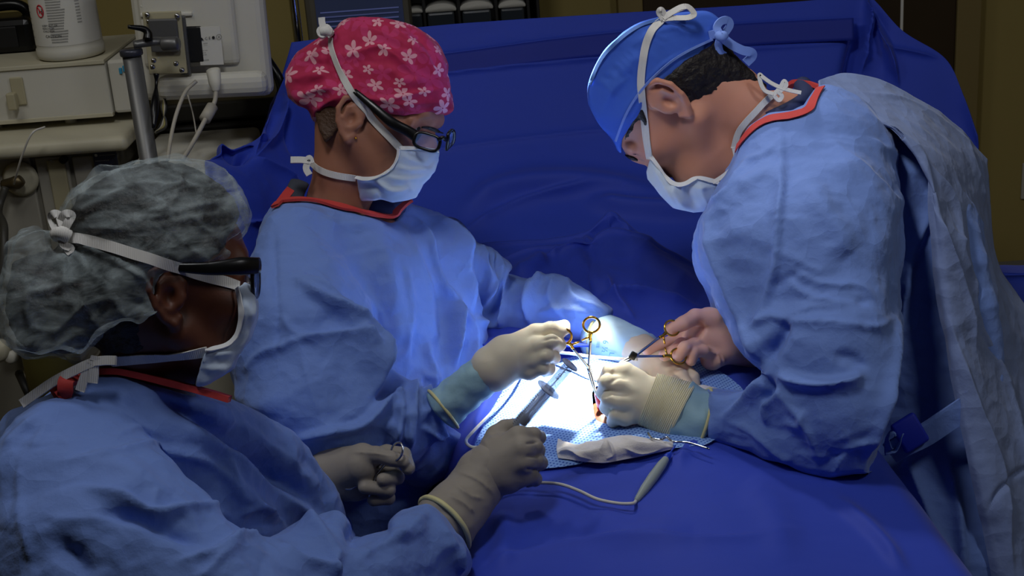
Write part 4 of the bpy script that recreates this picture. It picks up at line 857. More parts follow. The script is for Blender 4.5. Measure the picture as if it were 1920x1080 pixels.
def band(P, R, flat_seed, m, name, parent, n=40, amp=0.002, lo=0.0, thick=0.0015, freq=5):
    """cuff: a slightly rumpled open tube along q-points P with radii R"""
    P = crom(np.array(P), 10); R = np.interp(np.linspace(0, 1, len(P)), np.linspace(0, 1, len(R)), R); V, F = tube(P, R, n, cap=True)
    F = [f for f in F]
    V = np.array(V); c = np.repeat(P, n, 0); d = V-c; l = np.linalg.norm(d, axis=1, keepdims=True); V = c+d*(1+amp*fbm(V*freq*10, 3, flat_seed)[:, None]/l)
    return G(name, V, F, m, parent)
# ------------------------------------------------------------------ person C: right-hand surgeon
def surgeon_right():
    base = q2w(Q(1690, 900, 2.12)); base[2] = 0
    T = thing('person', base, 'surgeon in a blue tie cap bending over the table from the right', 'person')
    H = Head(Q(1234, 177, 2.15), (-0.395, 0.855, 0.32), (-0.91, -0.42, 0.0), 1.11)
    neck = [H.T(-0.035, -0.02, 0), Q(1385, 205, 2.15), Q(1470, 245, 2.17), Q(1560, 330, 2.2)]
    H.face(neck, [0.062, 0.060, 0.064, 0.09], extra=[rc(Q(1305, 310, 2.15), Q(1385, 290, 2.17), .034, .055)], clip=[(1112, 178), (1122, 135), (1150, 92), (1200, 52), (1250, 40), (1320, 40), (1370, 80), (1420, 140), (1440, 170), (1500, 166), (1540, 150), (1700, 150), (1700, 700), (1350, 480), (1345, 385), (1325, 392), (1300, 392), (1270, 382), (1250, 366), (1234, 347), (1224, 328), (1212, 311), (1198, 307), (1184, 302), (1173, 292), (1164, 270), (1140, 240), (1118, 212)])
    # the jaw and the back of the neck
    hv = bbox_of([H.T(0.13, 0, 0), H.T(0, 0.14, 0), H.T(-.1, -.13, 0), H.T(0, 0, .1), H.T(0, 0, -.1), neck[2]], 0.045)
    trunk = [Q(1540, 330, 2.2), Q(1650, 520, 2.25), Q(1720, 760, 2.22), at_z(Q(1740, 900, 2.2), z=0.85)]
    sh, el, wr = Q(1530, 400, 2.02), Q(1590, 800, 1.9), Q(1300, 775, 1.98)
    sh2, el2, wr2 = Q(1490, 380, 2.38), Q(1500, 690, 2.35), Q(1380, 640, 2.16)
    hip = at_z(trunk[-1], z=0.85)
    co = [(trunk, [0.10, 0.14, 0.13, 0.13], .03), ([sh, el, wr], [0.055, 0.042, 0.030], .01), ([sh2, el2, wr2], [0.055, 0.042, 0.030], .01), ([trunk[0], sh], [0.07, 0.055]), ([trunk[0], sh2], [0.07, 0.055])]
    w = q2w(hip)
    for sg in (1, -1):
        co.append(([hip, w2q([w[0], w[1]+0.09*sg, 0.5]), w2q([w[0], w[1]+0.11*sg, 0.09]), w2q([w[0]-.12, w[1]+0.11*sg, 0.04])], [0.10, 0.07, 0.045, 0.03], .02))
    person_body('C', None, H, hv, co, T, M['skin_c'])
    for sg in (1, -1): eye(H, sg, T, M['blackm'])
    # eyebrow
    V, F = drape_line(H.field, [(1168, 283), (1175, 291), (1186, 296), (1196, 300)], 0.001); V, F = tube(V, [0.002, 0.004, 0.004, 0.002], 8, flat=0.5, ref=F); G('eyebrow', V, F, M['hair'], T)
    # ---- hair: shell over the back of the skull down to the nape
    hs = uni([H.ell(-0.014, 0.028, 0, 0.103, 0.105, 0.080), rc(H.T(-0.05, -0.02, 0), Q(1385, 150, 2.15), 0.072, 0.052)], 0.02)
    hp = [(1168, 262), (1180, 232), (1203, 186), (1210, 164), (1236, 150), (1295, 108), (1330, 88), (1352, 62), (1368, 92), (1395, 122), (1420, 145), (1436, 164), (1407, 170), (1380, 183), (1353, 194), (1330, 203), (1308, 205), (1290, 199), (1277, 190), (1262, 180), (1247, 172), (1236, 162), (1222, 160), (1212, 166), (1205, 180), (1207, 205), (1214, 232), (1222, 252), (1213, 250), (1203, 225), (1190, 232), (1178, 262)]
    V, F = mc(inter(hs, outline(hp), 0.004), *bbox_of([Q(1130, 40, 2.0), Q(1450, 290, 2.35)], 0.0), 0.0026); N = normals(V, F)
    V = V+N*(0.0022*fbm(V*np.array([90, 90, 90]), 3, 4))[:, None]; G('hair', V, F, M['hair'], T)
    # ---- tie cap
    cf = uni([H.ell(-0.006, 0.040, 0, 0.109, 0.105, 0.085), H.ell(0.0, 0.085, 0, 0.092, 0.055, 0.072), rc(H.T(-0.05, 0.05, 0), Q(1335, 66, 2.15), 0.085, 0.066)], 0.025)
    cp = [(1103, 178), (1104, 156), (1113, 130), (1126, 108), (1140, 90), (1160, 70), (1182, 52), (1205, 40), (1240, 31), (1272, 24), (1300, 21), (1325, 21), (1342, 30), (1352, 42), (1350, 62), (1345, 82), (1325, 98), (1295, 117), (1266, 138), (1236, 159), (1218, 164), (1207, 172), (1206, 190), (1196, 212), (1184, 230), (1174, 247), (1166, 264), (1167, 287), (1158, 284), (1150, 264), (1138, 250), (1124, 236), (1113, 214), (1106, 196)]
    S = [([(1180, 90), (1230, 60), (1300, 50)], 9, 0.003, 'r'), ([(1140, 180), (1170, 130), (1220, 95)], 10, 0.003, 's'), ([(1240, 40), (1280, 60), (1330, 60)], 7, 0.0035, 'o'), ([(1130, 210), (1150, 170), (1185, 140)], 8, 0.003, 'r'), ([(1150, 270), (1170, 212), (1205, 160), (1255, 112), (1330, 78)], 3, 0.0022, 'o'), ([(1112, 150), (1135, 105), (1180, 62), (1230, 42)], 4, 0.0025, 'o')]
    rn = random.Random(3)
    for i in range(14):
        t = i/13; x = 1114+t*100; y = 156-t*104; e = 14+rn.random()*26; S.append(([(x, y), (x+e*.5, y+e*.45), (x+e*(.9+.3*t), y+e*(.6+.6*rn.random()))], 3, 0.0016*rn.choice((1, -1, 1)), 'r'))
    V, F = cloth_mesh(inter(cf, outline(cp), 0.006), *bbox_of([Q(1090, 10, 2.0), Q(1370, 300, 2.35)], 0.0), 0.0022, S, [(0.05, 0.002)], 2)
    cap = G('surgical_cap', V, F, mat('blue_cap_cloth', (66, 104, 206), 0.8, spec=.2, bump=(('noise', 500, 0.2, 0.0006), ('voro', 40, 0.2, 0.004))), T)
    cfo = Surf((V, F)); CVF = (V, F); CPI = mat('cap_piping', (120, 150, 226), 0.75)
    V, F = ribbon_on(cfo, [(1155, 263), (1172, 215), (1204, 165), (1250, 120), (1290, 95), (1335, 74)], 0.0035, 0.002); G('piping', V, F, CPI, cap)
    V, F = ribbon_on(cfo, [(1108, 158), (1128, 112), (1158, 78), (1195, 52), (1236, 38)], 0.0055, 0.002); G('crown_seam', V, F, mat('cap_seam', (56, 92, 160), 0.8), cap)
    ct = MB(); k0 = Q(1352, 68, 2.07)
    for pts, wd in [([(1352, 68), (1344, 52), (1352, 40), (1364, 38), (1368, 48), (1356, 66)], .011), ([(1352, 68), (1347, 84), (1350, 98), (1358, 104)], .011), ([(1354, 70), (1372, 84), (1392, 94), (1408, 98), (1410, 106), (1398, 118)], .013), ([(1352, 68), (1342, 64), (1330, 66)], .012)]:
        P = [Q(x, y, 2.07+0.004*i) for i, (x, y) in enumerate(pts)]; ct.add(*ribbon(P, wd, (0.2, 0.3, -1), 0.002))
    ct.add(*tube(crom([Q(1346, 66, 2.06), Q(1353, 70, 2.055), Q(1358, 66, 2.06)], 5), 0.007, 10)); V, F = ct.get(); G('cap_tie', V, F, CPI, cap)
    # ---- mask
    mf = uni([H.field, H.ell(0.070, -0.062, 0, 0.050, 0.058, 0.056), ell(Q(1290, 345, 2.15), (.075, .050, .062))], 0.03)
    mk = lambda p: mf(p)-0.006
    mp = [(1220, 294), (1226, 303), (1236, 316), (1243, 328), (1254, 338), (1268, 346), (1284, 345), (1298, 336), (1312, 334), (1330, 336), (1348, 342), (1352, 352), (1340, 372), (1332, 388), (1322, 397), (1300, 399), (1282, 394), (1262, 389), (1250, 376), (1238, 365), (1226, 350), (1214, 336), (1212, 322)]
    mm = inter(mk, outline(mp, False), 0.003)
    Sm = [([(1225, 312), (1246, 345), (1268, 385)], 8, 0.005, 'o'), ([(1262, 345), (1268, 365), (1290, 392)], 8, 0.006, 'o'), ([(1300, 340), (1290, 362), (1310, 395)], 7, -0.005, 's'), ([(1312, 345), (1318, 365), (1332, 385)], 6, 0.004, 'r'), ([(1285, 350), (1300, 352), (1340, 350)], 4, 0.003, 'r')]
    lo = np.minimum(Q(1200, 280, 1.95), Q(1200, 280, 2.4)); hi = np.maximum(Q(1365, 410, 2.4), Q(1365, 410, 1.95))
    V, F = cloth_mesh(mm, lo, hi, 0.0022, Sm); MK = G('face_mask', V, F, M['mask'], T)
    V, F = ribbon_on(mm, [(1220, 295), (1236, 317), (1254, 339), (1270, 347), (1286, 345), (1300, 337), (1314, 335), (1347, 343)], 0.007, 0.0015); G('mask_binding', V, F, M['mask_edge'], MK)
    al = Surf(CVF, HVF['C'])
    V, F = ribbon_on(al, [(1219, 297), (1213, 262), (1208, 222), (1202, 180), (1202, 140), (1206, 105), (1214, 72), (1228, 50), (1243, 38)], 0.0110, 0.002); G('mask_tie', V, F, M['strap'], MK)
    b = MB(); dk = al.hit(1243, 38)[0][2]-.008
    for pts in [[(1243, 36), (1262, 34), (1290, 33), (1301, 26), (1290, 13), (1276, 14), (1258, 24), (1243, 34)], [(1243, 35), (1236, 24), (1240, 18), (1247, 28)], [(1243, 34), (1262, 22), (1285, 12)]]:
        b.add(*ribbon([Q(x, y, dk-0.002*(i % 3)) for i, (x, y) in enumerate(pts)], .009, (0.1, -.5, -1)))
    V, F = b.get(); G('mask_bow', V, F, M['strap'], MK)
    V, F = ribbon_on(H.field, [(1376, 278), (1384, 248), (1398, 228), (1414, 211), (1430, 194), (1448, 178)], 0.0095, 0.003)
    G('mask_tie', V, F, M['strap'], MK)
    b = MB()
    for pts in [[(1376, 278), (1379, 292), (1378, 305), (1368, 320), (1350, 334), (1336, 342)], [(1448, 180), (1462, 165), (1470, 152), (1474, 160), (1462, 172)], [(1450, 178), (1460, 188), (1466, 180), (1458, 172)], [(1450, 176), (1434, 170), (1426, 155), (1424, 140), (1432, 146), (1450, 158), (1475, 168), (1502, 174)]]:
        V, F = ribbon([Q(x, y, 2.075) for x, y in pts], .006, (0.1, -.3, -1)); G('tie_end', V, F, M['strap'], MK)
    # ---- gown
    low = [Q(1760, 1050, 2.18), at_z(Q(1760, 1050, 2.18), z=0.72)]
    gf = uni([chain([Q(1490, 300, 2.2), Q(1600, 360, 2.22), Q(1690, 560, 2.24), Q(1740, 800, 2.22), *low], [0.115, 0.175, 0.19, 0.175, 0.19, 0.20], 0.03),
              chain([Q(1430, 300, 2.1), Q(1400, 420, 2.12), Q(1420, 560, 2.14)], [0.04, 0.10, 0.07], 0.02)], 0.04)
    arm = uni([chain([Q(1500, 330, 2.06), Q(1500, 480, 1.98), Q(1540, 640, 1.93), Q(1575, 790, 1.90)], [0.13, 0.135, 0.115, 0.10], 0.02),
               chain([Q(1580, 800, 1.90), Q(1470, 790, 1.92), Q(1340, 780, 1.965)], [0.095, 0.078, 0.050], 0.02)], 0.03)
    arm = inter(arm, outline([(1240, 90), (1700, 120), (1726, 300), (1722, 420), (1706, 520), (1692, 620), (1670, 720), (1655, 800), (1645, 875), (1640, 925), (1240, 930)]), 0.03)
    gp = [(1540, 165), (1572, 146), (1640, 160), (1720, 212), (1790, 300), (1840, 420), (1862, 560), (1900, 800), (2060, 1200), (2060, 1700), (1640, 1700), (1712, 1090), (1696, 1000), (1674, 935), (1654, 902), (1600, 904), (1556, 907), (1510, 898), (1470, 880), (1426, 874), (1398, 856), (1350, 848), (1318, 840), (1322, 790), (1324, 752), (1325, 728), (1360, 730), (1400, 726), (1440, 700), (1400, 672), (1368, 650), (1340, 622), (1326, 590), (1316, 560), (1308, 520), (1300, 480), (1298, 456), (1312, 420), (1330, 385), (1352, 345), (1372, 310), (1384, 277), (1410, 243), (1444, 224), (1490, 218), (1517, 207)]
    gg = inter(uni([gf, arm], 0.012), outline(gp, False), 0.012)
    S = [  # long folds of sleeve and shoulder
        ([(1462, 235), (1466, 330), (1458, 420), (1452, 500), (1432, 560), (1412, 610)], 9, 0.007, 'o'), ([(1330, 400), (1336, 470), (1370, 560), (1410, 640), (1436, 690)], 14, 0.012, 'r'),
        ([(1300, 460), (1325, 520), (1350, 590), (1395, 660)], 10, -0.009, 's'), ([(1408, 612), (1440, 590), (1470, 600)], 7, 0.008, 'r'), ([(1420, 690), (1450, 650), (1466, 620), (1462, 600)], 12, -0.014, 's'),
        ([(1470, 605), (1500, 600), (1560, 603), (1640, 612), (1690, 590)], 6, 0.006, 'o'), ([(1458, 700), (1490, 710), (1540, 720), (1590, 716), (1612, 690)], 12, 0.016, 'o'), ([(1612, 695), (1600, 675), (1560, 665)], 8, -0.006, 's'),
        ([(1466, 520), (1510, 548), (1560, 560), (1618, 572)], 5, 0.006, 'o'), ([(1470, 500), (1540, 530), (1610, 536), (1640, 560)], 5, 0.005, 'r'), ([(1480, 565), (1540, 552), (1600, 570), (1632, 560)], 4, 0.004, 'v'),
        ([(1450, 470), (1500, 490), (1545, 515)], 5, 0.004, 'r'), ([(1440, 540), (1470, 525), (1500, 505)], 5, 0.005, 'v'), ([(1470, 590), (1520, 575), (1580, 574)], 5, 0.004, 'r'),
        ([(1345, 785), (1400, 742), (1430, 720), (1450, 690)], 8, 0.009, 'o'), ([(1350, 790), (1400, 812), (1460, 860), (1482, 868)], 6, 0.005, 'r'), ([(1425, 750), (1450, 730), (1435, 705)], 8, -0.014, 's'),
        ([(1432, 800), (1428, 770), (1448, 745), (1462, 735)], 6, 0.009, 'o'), ([(1465, 790), (1500, 800), (1512, 770)], 6, 0.007, 'r'), ([(1440, 700), (1470, 745), (1510, 800), (1530, 870)], 9, 0.008, 'r'),
        ([(1560, 900), (1590, 850), (1650, 820)], 7, 0.006, 'r'), ([(1530, 880), (1600, 845), (1634, 855)], 4, 0.004, 'v'), ([(1558, 830), (1600, 812), (1640, 790)], 4, 0.003, 'r'),
        ([(1700, 500), (1690, 600), (1660, 700), (1640, 800), (1632, 890)], 8, 0.012, 'r'), ([(1740, 395), (1705, 500), (1700, 560)], 10, 0.01, 'o'), ([(1700, 415), (1660, 380), (1600, 330), (1540, 300)], 14, 0.006, 's'),
        ([(1550, 260), (1600, 310), (1700, 400)], 8, 0.004, 'r'), ([(1500, 330), (1560, 420), (1600, 470)], 20, 0.006, 's'), ([(1384, 360), (1420, 330), (1470, 320)], 14, 0.006, 's'), ([(1600, 250), (1680, 300), (1720, 340)], 8, 0.004, 'r'),
        ([(1390, 300), (1430, 290), (1456, 270)], 6, 0.004, 'r'), ([(1330, 390), (1370, 360), (1395, 300)], 9, 0.008, 'r'), ([(1660, 900), (1700, 830), (1760, 800)], 10, -0.010, 's'), ([(1700, 860), (1740, 960), (1780, 1080)], 9, 0.010, 'r'), ([(1680, 880), (1700, 980), (1730, 1080)], 12, -0.012, 's'), ([(1780, 860), (1800, 960), (1810, 1080)], 9, 0.010, 'o')]
    lo, hi = bbox_of([Q(1290, 130, 1.75), Q(1290, 130, 2.5), Q(2080, 1150, 2.5), Q(2080, 1150, 1.75)], 0.0)
    V, F = cloth_mesh(gg, lo, hi, 0.0034, [(a[0], a[1], a[2]*1.25, *a[3:]) for a in S], [(0.16, 0.010), (0.07, 0.0036), (0.03, 0.0015)], 5); GW = G('gown', V, F, M['gown'], T); gs = Surf((V, F))
    w = q2w(low[0]); skirt((w[0], w[1], 0.80), (0.21, 0.22), T, m=M['gown'])
    V, F = ribbon_on(gs, [(1384, 279), (1394, 264), (1410, 245), (1428, 232), (1446, 224), (1468, 221), (1490, 217), (1516, 208), (1526, 190), (1540, 166)], 0.013, 0.003); G('neck_binding', V, F, M['red'], GW)
    V, F = ribbon([Q(1540, 166, 2.12), Q(1528, 160, 2.14), Q(1508, 154, 2.18), Q(1488, 155, 2.21), Q(1472, 172, 2.23)], .011, (0.2, -1, -.4), .003); G('neck_binding', V, F, M['red'], GW)
    # scrub shirt edge seen inside the neckline
    V, F = tube(crom([Q(1440, 226, 2.10), Q(1478, 210, 2.10), Q(1512, 186, 2.12), Q(1505, 160, 2.2)], 6), 0.014, 12); G('scrub_collar', V, F, M['navy'], T)
    # back panel of the gown hanging open
    rows = [[(1536, 150, 2.065), (1580, 136, 2.115), (1650, 148, 2.145), (1730, 190, 2.185), (1800, 240, 2.245), (1850, 300, 2.305)],
            [(1545, 205, 2.015), (1600, 205, 2.015), (1680, 225, 2.035), (1765, 270, 2.085), (1815, 300, 2.165), (1852, 330, 2.285)],
            [(1590, 218, 2.005), (1650, 226, 1.995), (1705, 262, 1.995), (1780, 330, 2.045), (1825, 370, 2.135), (1862, 430, 2.265)],
            [(1725, 275, 1.995), (1736, 300, 1.985), (1752, 360, 1.985), (1800, 450, 2.025), (1840, 480, 2.105), (1876, 500, 2.245)],
            [(1742, 420, 1.995), (1756, 440, 1.985), (1778, 480, 1.985), (1820, 560, 2.025), (1865, 570, 2.085), (1930, 590, 2.215)],
            [(1758, 560, 2.005), (1772, 580, 1.985), (1800, 620, 1.985), (1840, 680, 2.015), (1890, 700, 2.085), (1960, 720, 2.185)],
            [(1795, 760, 1.995), (1810, 770, 1.985), (1840, 800, 1.985), (1880, 830, 2.015), (1930, 840, 2.075), (1990, 860, 2.165)],
            [(1835, 960, 1.985), (1855, 970, 1.975), (1890, 985, 1.975), (1930, 1000, 2.005), (1980, 1010, 2.065), (2030, 1020, 2.145)],
            [(1880, 1180, 1.985), (1905, 1185, 1.975), (1940, 1190, 1.975), (1985, 1195, 2.005), (2030, 1200, 2.065), (2080, 1210, 2.145)]]
    S = [([(1600, 170), (1700, 190), (1780, 240), (1830, 290)], 6, 0.004, 'r'), ([(1735, 300), (1790, 380), (1800, 470), (1840, 560)], 7, 0.006, 'o'), ([(1752, 380), (1775, 460), (1810, 570), (1830, 660)], 6, -0.008, 'v'), ([(1790, 330), (1830, 420), (1860, 520), (1870, 600)], 8, 0.006, 'r'),
         ([(1800, 240), (1830, 330), (1845, 390)], 7, 0.006, 'o'), ([(1760, 400), (1800, 520), (1850, 640), (1900, 700)], 5, 0.004, 'v'), ([(1780, 600), (1830, 760), (1880, 900), (1900, 1080)], 9, 0.006, 'o'), ([(1850, 620), (1900, 760), (1920, 900)], 9, 0.007, 'r'), ([(1850, 960), (1880, 910), (1930, 870)], 6, 0.006, 'v'), ([(1780, 420), (1820, 500), (1835, 590)], 5, 0.004, 'r')]
    V, F = lattice([[Q(*p) for p in r] for r in rows], 150, 330, S, [(0.10, 0.006), (0.04, 0.0022)], 9, 0.003); G('gown_back_panel', V, F, M['gown_back'], T)
    # waist tie
    V, F = ribbon([Q(1668, 850, 2.0), Q(1700, 832, 1.99), Q(1735, 815, 1.99), Q(1770, 792, 1.99), Q(1810, 765, 1.99)], .034, (0.1, 0.2, -1), .002, 10); G('waist_tie', V, F, M['gown'], T)
    V, F = rbox(Q(1706, 812, 1.985), (0.040, 0.046, 0.012), np.array([[0.85, -0.5, 0], [0.5, 0.85, 0], [0, 0, 1]]), 0.005, 3); V = V+0.002*crumple(V, 0.02)[:, None]; G('tie_tab', V, F, mat('tie_tab_blue', (28, 48, 190), 0.6), T)
    V, F = tube(crom([Q(1668, 846, 1.99), Q(1664, 822, 1.99), Q(1676, 808, 1.985), Q(1688, 822, 1.985), Q(1680, 842, 1.99)], 6, True), 0.010, 8, closed=True, flat=0.15, ref=(0.6, 0.8, 0.1)); G('tie_loop', V, F, M['gown'], T)
    # ---- right hand (near): glove, ribbed cuff, blue-green cuff
    wr = Q(1222, 752, 1.99); mcp = [Q(1172, 697, 1.985), Q(1163, 722, 1.975), Q(1163, 752, 1.972), Q(1172, 781, 1.98)]
    palm = [([Q(1260, 765, 1.985), wr, m], [0.036, 0.031, 0.0135]) for m in mcp] + [([wr, Q(1190, 740, 2.0)], [0.03, 0.022])]
    fi = [fing([(1172, 697, 1.985), (1143, 696, 1.985), (1131, 714, 2.0), (1136, 730, 2.012)], .0112, .008), fing([(1163, 722, 1.975), (1138, 716, 1.972), (1130, 737, 1.992), (1138, 752, 2.005)], .0115, .008),
          fing([(1163, 752, 1.972), (1141, 748, 1.97), (1136, 764, 1.99), (1146, 776, 2.003)], .0112, .008), fing([(1172, 781, 1.98), (1154, 778, 1.974), (1149, 790, 1.99), (1158, 800, 2.0)], .0102, .0074),
          fing([(1205, 735, 2.03), (1172, 742, 2.045), (1142, 742, 2.035), (1130, 738, 2.02)], .013, .008)]
    S = [([(1178, 712), (1160, 708), (1140, 722)], 3, -0.002, 's'), ([(1150, 690), (1144, 697)], 3, 0.001, 'r'), ([(1185, 690), (1215, 700)], 7, 0.001, 's')]
    glove('glove', palm, fi, M['latex'], T, 0.0016, [(0.02, 0.0006)], 0.007, S)
    P = resamp(crom(np.array([Q(1214, 747.5, 1.988), Q(1245, 760, 1.985), Q(1278, 776.5, 1.98)]), 20), 190); R = np.linspace(.0375, .0462, 190)+.0005*np.sin(np.arange(190)*2*math.pi/9)+.0006; V, F = tube(P, R, 64); c = np.repeat(P, 64, 0); d = V-c; V = V+d*(.02*fbm(V*30, 2, 8))[:, None]; G('ribbed_cuff', V, F, M['cuff_rib'], T)
    band([Q(1274, 774.5, 1.98), Q(1285, 779, 1.978), Q(1336, 797, 1.968)], [0.0455, 0.045, 0.042], 5, M['glove_cuff'], 'glove_cuff', T, 48, 0.0035, freq=4)
    P = crom([Q(1314, 789, 1.972)+0.0462*(math.cos(a)*np.array([0.28, -.96, 0])+math.sin(a)*np.array([.05, 0, -1.0])) for a in np.linspace(0, 2*math.pi, 12, endpoint=False)], 4, True); V, F = tube(P, 0.0024, 8, closed=True); G('cuff_bead', V, F, M['cuff_roll'], T)
    # ---- left hand (far), palm to the camera, thumb through the upper ring
    palm = [([Q(1420, 650, 2.20), Q(1362, 640, 2.16), Q(1318, 636, 2.15)], [0.033, 0.034, 0.028]), ([Q(1362, 640, 2.16), Q(1328, 598, 2.14)], [0.03, 0.018]), ([Q(1362, 645, 2.16), Q(1335, 672, 2.14)], [0.03, 0.018]), ([Q(1362, 640, 2.17), Q(1305, 622, 2.17)], [0.03, 0.016])]
    fi = [fing([(1338, 596, 2.135), (1304, 594, 2.125), (1282, 606, 2.112), (1258, 618, 2.105)], .0135, .0095),
          fing([(1312, 622, 2.17), (1276, 632, 2.165), (1244, 645, 2.15), (1214, 658, 2.135)], .0105, .0076),
          fing([(1310, 645, 2.15), (1278, 646, 2.125), (1262, 660, 2.105), (1246, 666, 2.105)], .0108, .0092),
          fing([(1325, 655, 2.145), (1302, 646, 2.115), (1284, 652, 2.095), (1273, 666, 2.095)], .0105, .0092),
          fing([(1338, 668, 2.14), (1318, 658, 2.112), (1300, 660, 2.10), (1296, 676, 2.102)], .0100, .0082)]
    S = [([(1310, 600), (1318, 618), (1300, 640)], 4, -0.003, 's'), ([(1330, 660), (1346, 668), (1350, 690)], 3, 0.0025, 'r'), ([(1338, 655), (1354, 668), (1358, 685)], 3, -0.0025, 'v')]
    glove('glove', palm, fi, M['latex_thin'], T, 0.0016, [(0.02, 0.0006)], 0.006, S)
    legs(hip, T, math.pi)
    return dict(T=T, H=H, gown=gg, wrist=None)
# ------------------------------------------------------------------ person B: centre, pink flowered cap
def nurse_centre():
    base = q2w(Q(690, 800, 2.3)); base[2] = 0
    T = thing('person', base, 'person in a pink flower-print cap and dark glasses standing left of the table', 'person')
    H = Head(Q(711, 208, 2.2), (0.88, 0.39, -0.24), (0.37, -0.93, -0.03)); H.eo = (.006, -.017)
    neck = [H.T(-0.035, -0.03, 0), Q(655, 320, 2.22), Q(650, 385, 2.24), Q(665, 440, 2.26)]
    H.face(neck, [0.058, 0.054, 0.062, 0.09], clip=[(848, 200), (843, 230), (838, 250), (824, 275), (820, 300), (812, 320), (800, 336), (786, 350), (776, 366), (740, 374), (715, 371), (700, 376), (690, 395), (760, 420), (900, 620), (400, 620), (500, 380), (570, 310), (585, 232), (540, 150), (640, 50), (760, 50), (830, 110)])
    hv = bbox_of([H.T(0.13, 0, 0), H.T(0, 0.14, 0), H.T(-.1, -.13, 0), H.T(0, 0, .1), H.T(0, 0, -.1), neck[2]], 0.045)
    trunk = [Q(665, 470, 2.27), Q(680, 640, 2.3), Q(700, 820, 2.32), at_z(Q(700, 900, 2.32), z=0.82)]; hip = trunk[-1]
    co = [(trunk, [0.09, 0.12, 0.11, 0.13], .03), ([Q(590, 500, 2.16), Q(640, 835, 2.09), Q(915, 718, 2.01)], [0.05, 0.030, 0.018], .01), ([Q(770, 490, 2.36), Q(930, 620, 2.42), Q(1160, 635, 2.26)], [0.05, 0.038, 0.028], .01), ([trunk[0], Q(590, 500, 2.16)], [0.06, 0.05]), ([trunk[0], Q(770, 490, 2.36)], [0.06, 0.05])]
    w = q2w(hip)
    for sg in (1, -1): co.append(([hip, w2q([w[0], w[1]+0.09*sg, 0.5]), w2q([w[0], w[1]+0.11*sg, 0.09]), w2q([w[0]+.12, w[1]+0.11*sg, 0.04])], [0.10, 0.07, 0.045, 0.03], .02))
    person_body('B', None, H, hv, co, T, M['skin_b'])
    for sg in (1, -1): eye(H, sg, T, M['blackm'])
    V, N = drape_line(H.field, [(790, 238), (806, 240), (820, 246), (830, 250)], 0.001); V, F = tube(V, [0.0015, 0.003, 0.003, 0.0015], 8, flat=0.5, ref=N); G('eyebrow', V, F, M['hair'], T)
    # hair at the nape
    V, F = mc(inter(uni([H.ell(-0.014, 0.022, 0, 0.101, 0.102, 0.078), rc(H.T(-.05, -.03, 0), Q(628, 268, 2.2), .058, .054)], .02), outline([(590, 180), (655, 175), (662, 200), (650, 216), (640, 236), (628, 250), (618, 262), (609, 266), (603, 252), (597, 238)]), 0.004), *bbox_of([Q(580, 160, 2.05), Q(670, 290, 2.4)], .0), 0.0024); G('hair', V, F, mat('light_brown_hair', (70, 46, 30), 0.6, bump=(('noise', 200, .8, .003),)), T)
    # ear stud
    p = hit(H.field, 667, 259); V, F = lathe([(0.0001, .0022), (.0016, .0018), (.0022, 0), (.0001, -.002)], 10, p, (0, 0, -1)); G('ear_stud', V, F, M['gold'], T)
    # cap
    cf = uni([H.ell(-0.004, 0.045, 0, 0.118, 0.108, 0.090), H.ell(-0.01, 0.095, 0, 0.100, 0.048, 0.078), H.ell(-0.105, 0.0, 0.0, 0.062, 0.075, 0.068), H.ell(-0.045, 0.07, 0, 0.09, 0.06, 0.075), H.ell(-0.07, 0.035, 0, 0.06, 0.065, 0.082)], 0.022)
    cp = [(634, 44), (652, 33), (694, 32), (741, 38), (780, 53), (811, 78), (831, 103), (842, 138), (848, 170), (854, 204), (843, 212), (803, 216), (765, 217), (738, 215), (715, 208), (694, 197), (680, 187), (666, 184), (650, 190), (638, 206), (625, 216), (612, 224), (603, 233), (594, 233), (583, 220), (578, 204), (562, 196), (549, 184), (539, 166), (527, 140), (534, 126), (545, 107), (562, 88), (590, 74), (618, 62)]
    cc = inter(cf, outline(cp), 0.010)
    S = [([(621, 68), (612, 100), (622, 140), (640, 170)], 10, -0.008, 's'), ([(640, 110), (680, 96), (720, 90), (770, 130), (800, 160)], 8, 0.006, 'o'), ([(700, 40), (760, 70), (800, 110), (830, 160)], 8, 0.005, 'r'), ([(660, 50), (710, 60), (760, 84)], 8, 0.004, 'o'),
         ([(655, 175), (720, 186), (790, 172), (848, 164)], 5, 0.004, 'o'), ([(700, 185), (760, 196), (850, 190)], 4, 0.002, 'r'), ([(560, 180), (600, 165), (650, 160)], 7, 0.005, 'o'), ([(560, 120), (590, 100), (618, 88)], 8, 0.005, 'r'), ([(590, 225), (600, 200), (650, 176)], 7, 0.006, 'r'), ([(545, 150), (585, 140), (620, 130)], 8, 0.004, 's'), ([(600, 190), (612, 215)], 5, 0.004, 'r'), ([(760, 50), (800, 90), (825, 140)], 6, 0.004, 'v'), ([(720, 120), (760, 150), (800, 150)], 7, 0.003, 's')]
    V, F = cloth_mesh(cc, *bbox_of([Q(515, 20, 2.02), Q(870, 250, 2.4)], 0.02), 0.0022, S, [(0.07, 0.006), (0.03, 0.002)], 8); cap = G('scrub_cap', V, F, M['flower'], T); CVF = (V, F)
    def fuv(co):
        l = H.loc(w2q(co)); l = l-np.array([0, 0.02, 0]); r = np.linalg.norm(l, axis=1); return np.stack([np.arctan2(l[:, 0], np.abs(l[:, 2])+0.02)*1.55, np.arcsin(np.clip(l[:, 1]/r, -1, 1))*1.9], 1)*1.05
    set_uv(cap, fuv)
    # mask
    mf = uni([H.field, H.ell(0.072, -0.062, 0, 0.052, 0.060, 0.058)], 0.03); mk = lambda p: mf(p)-0.007
    mp = [(749, 275), (786, 279), (823, 283), (820, 302), (815, 321), (804, 334), (792, 345), (788, 358), (780, 370), (760, 375), (737, 379), (715, 373), (695, 377), (677, 376), (671, 354), (667, 334), (686, 335), (702, 335), (718, 329), (733, 319), (742, 308), (747, 294)]
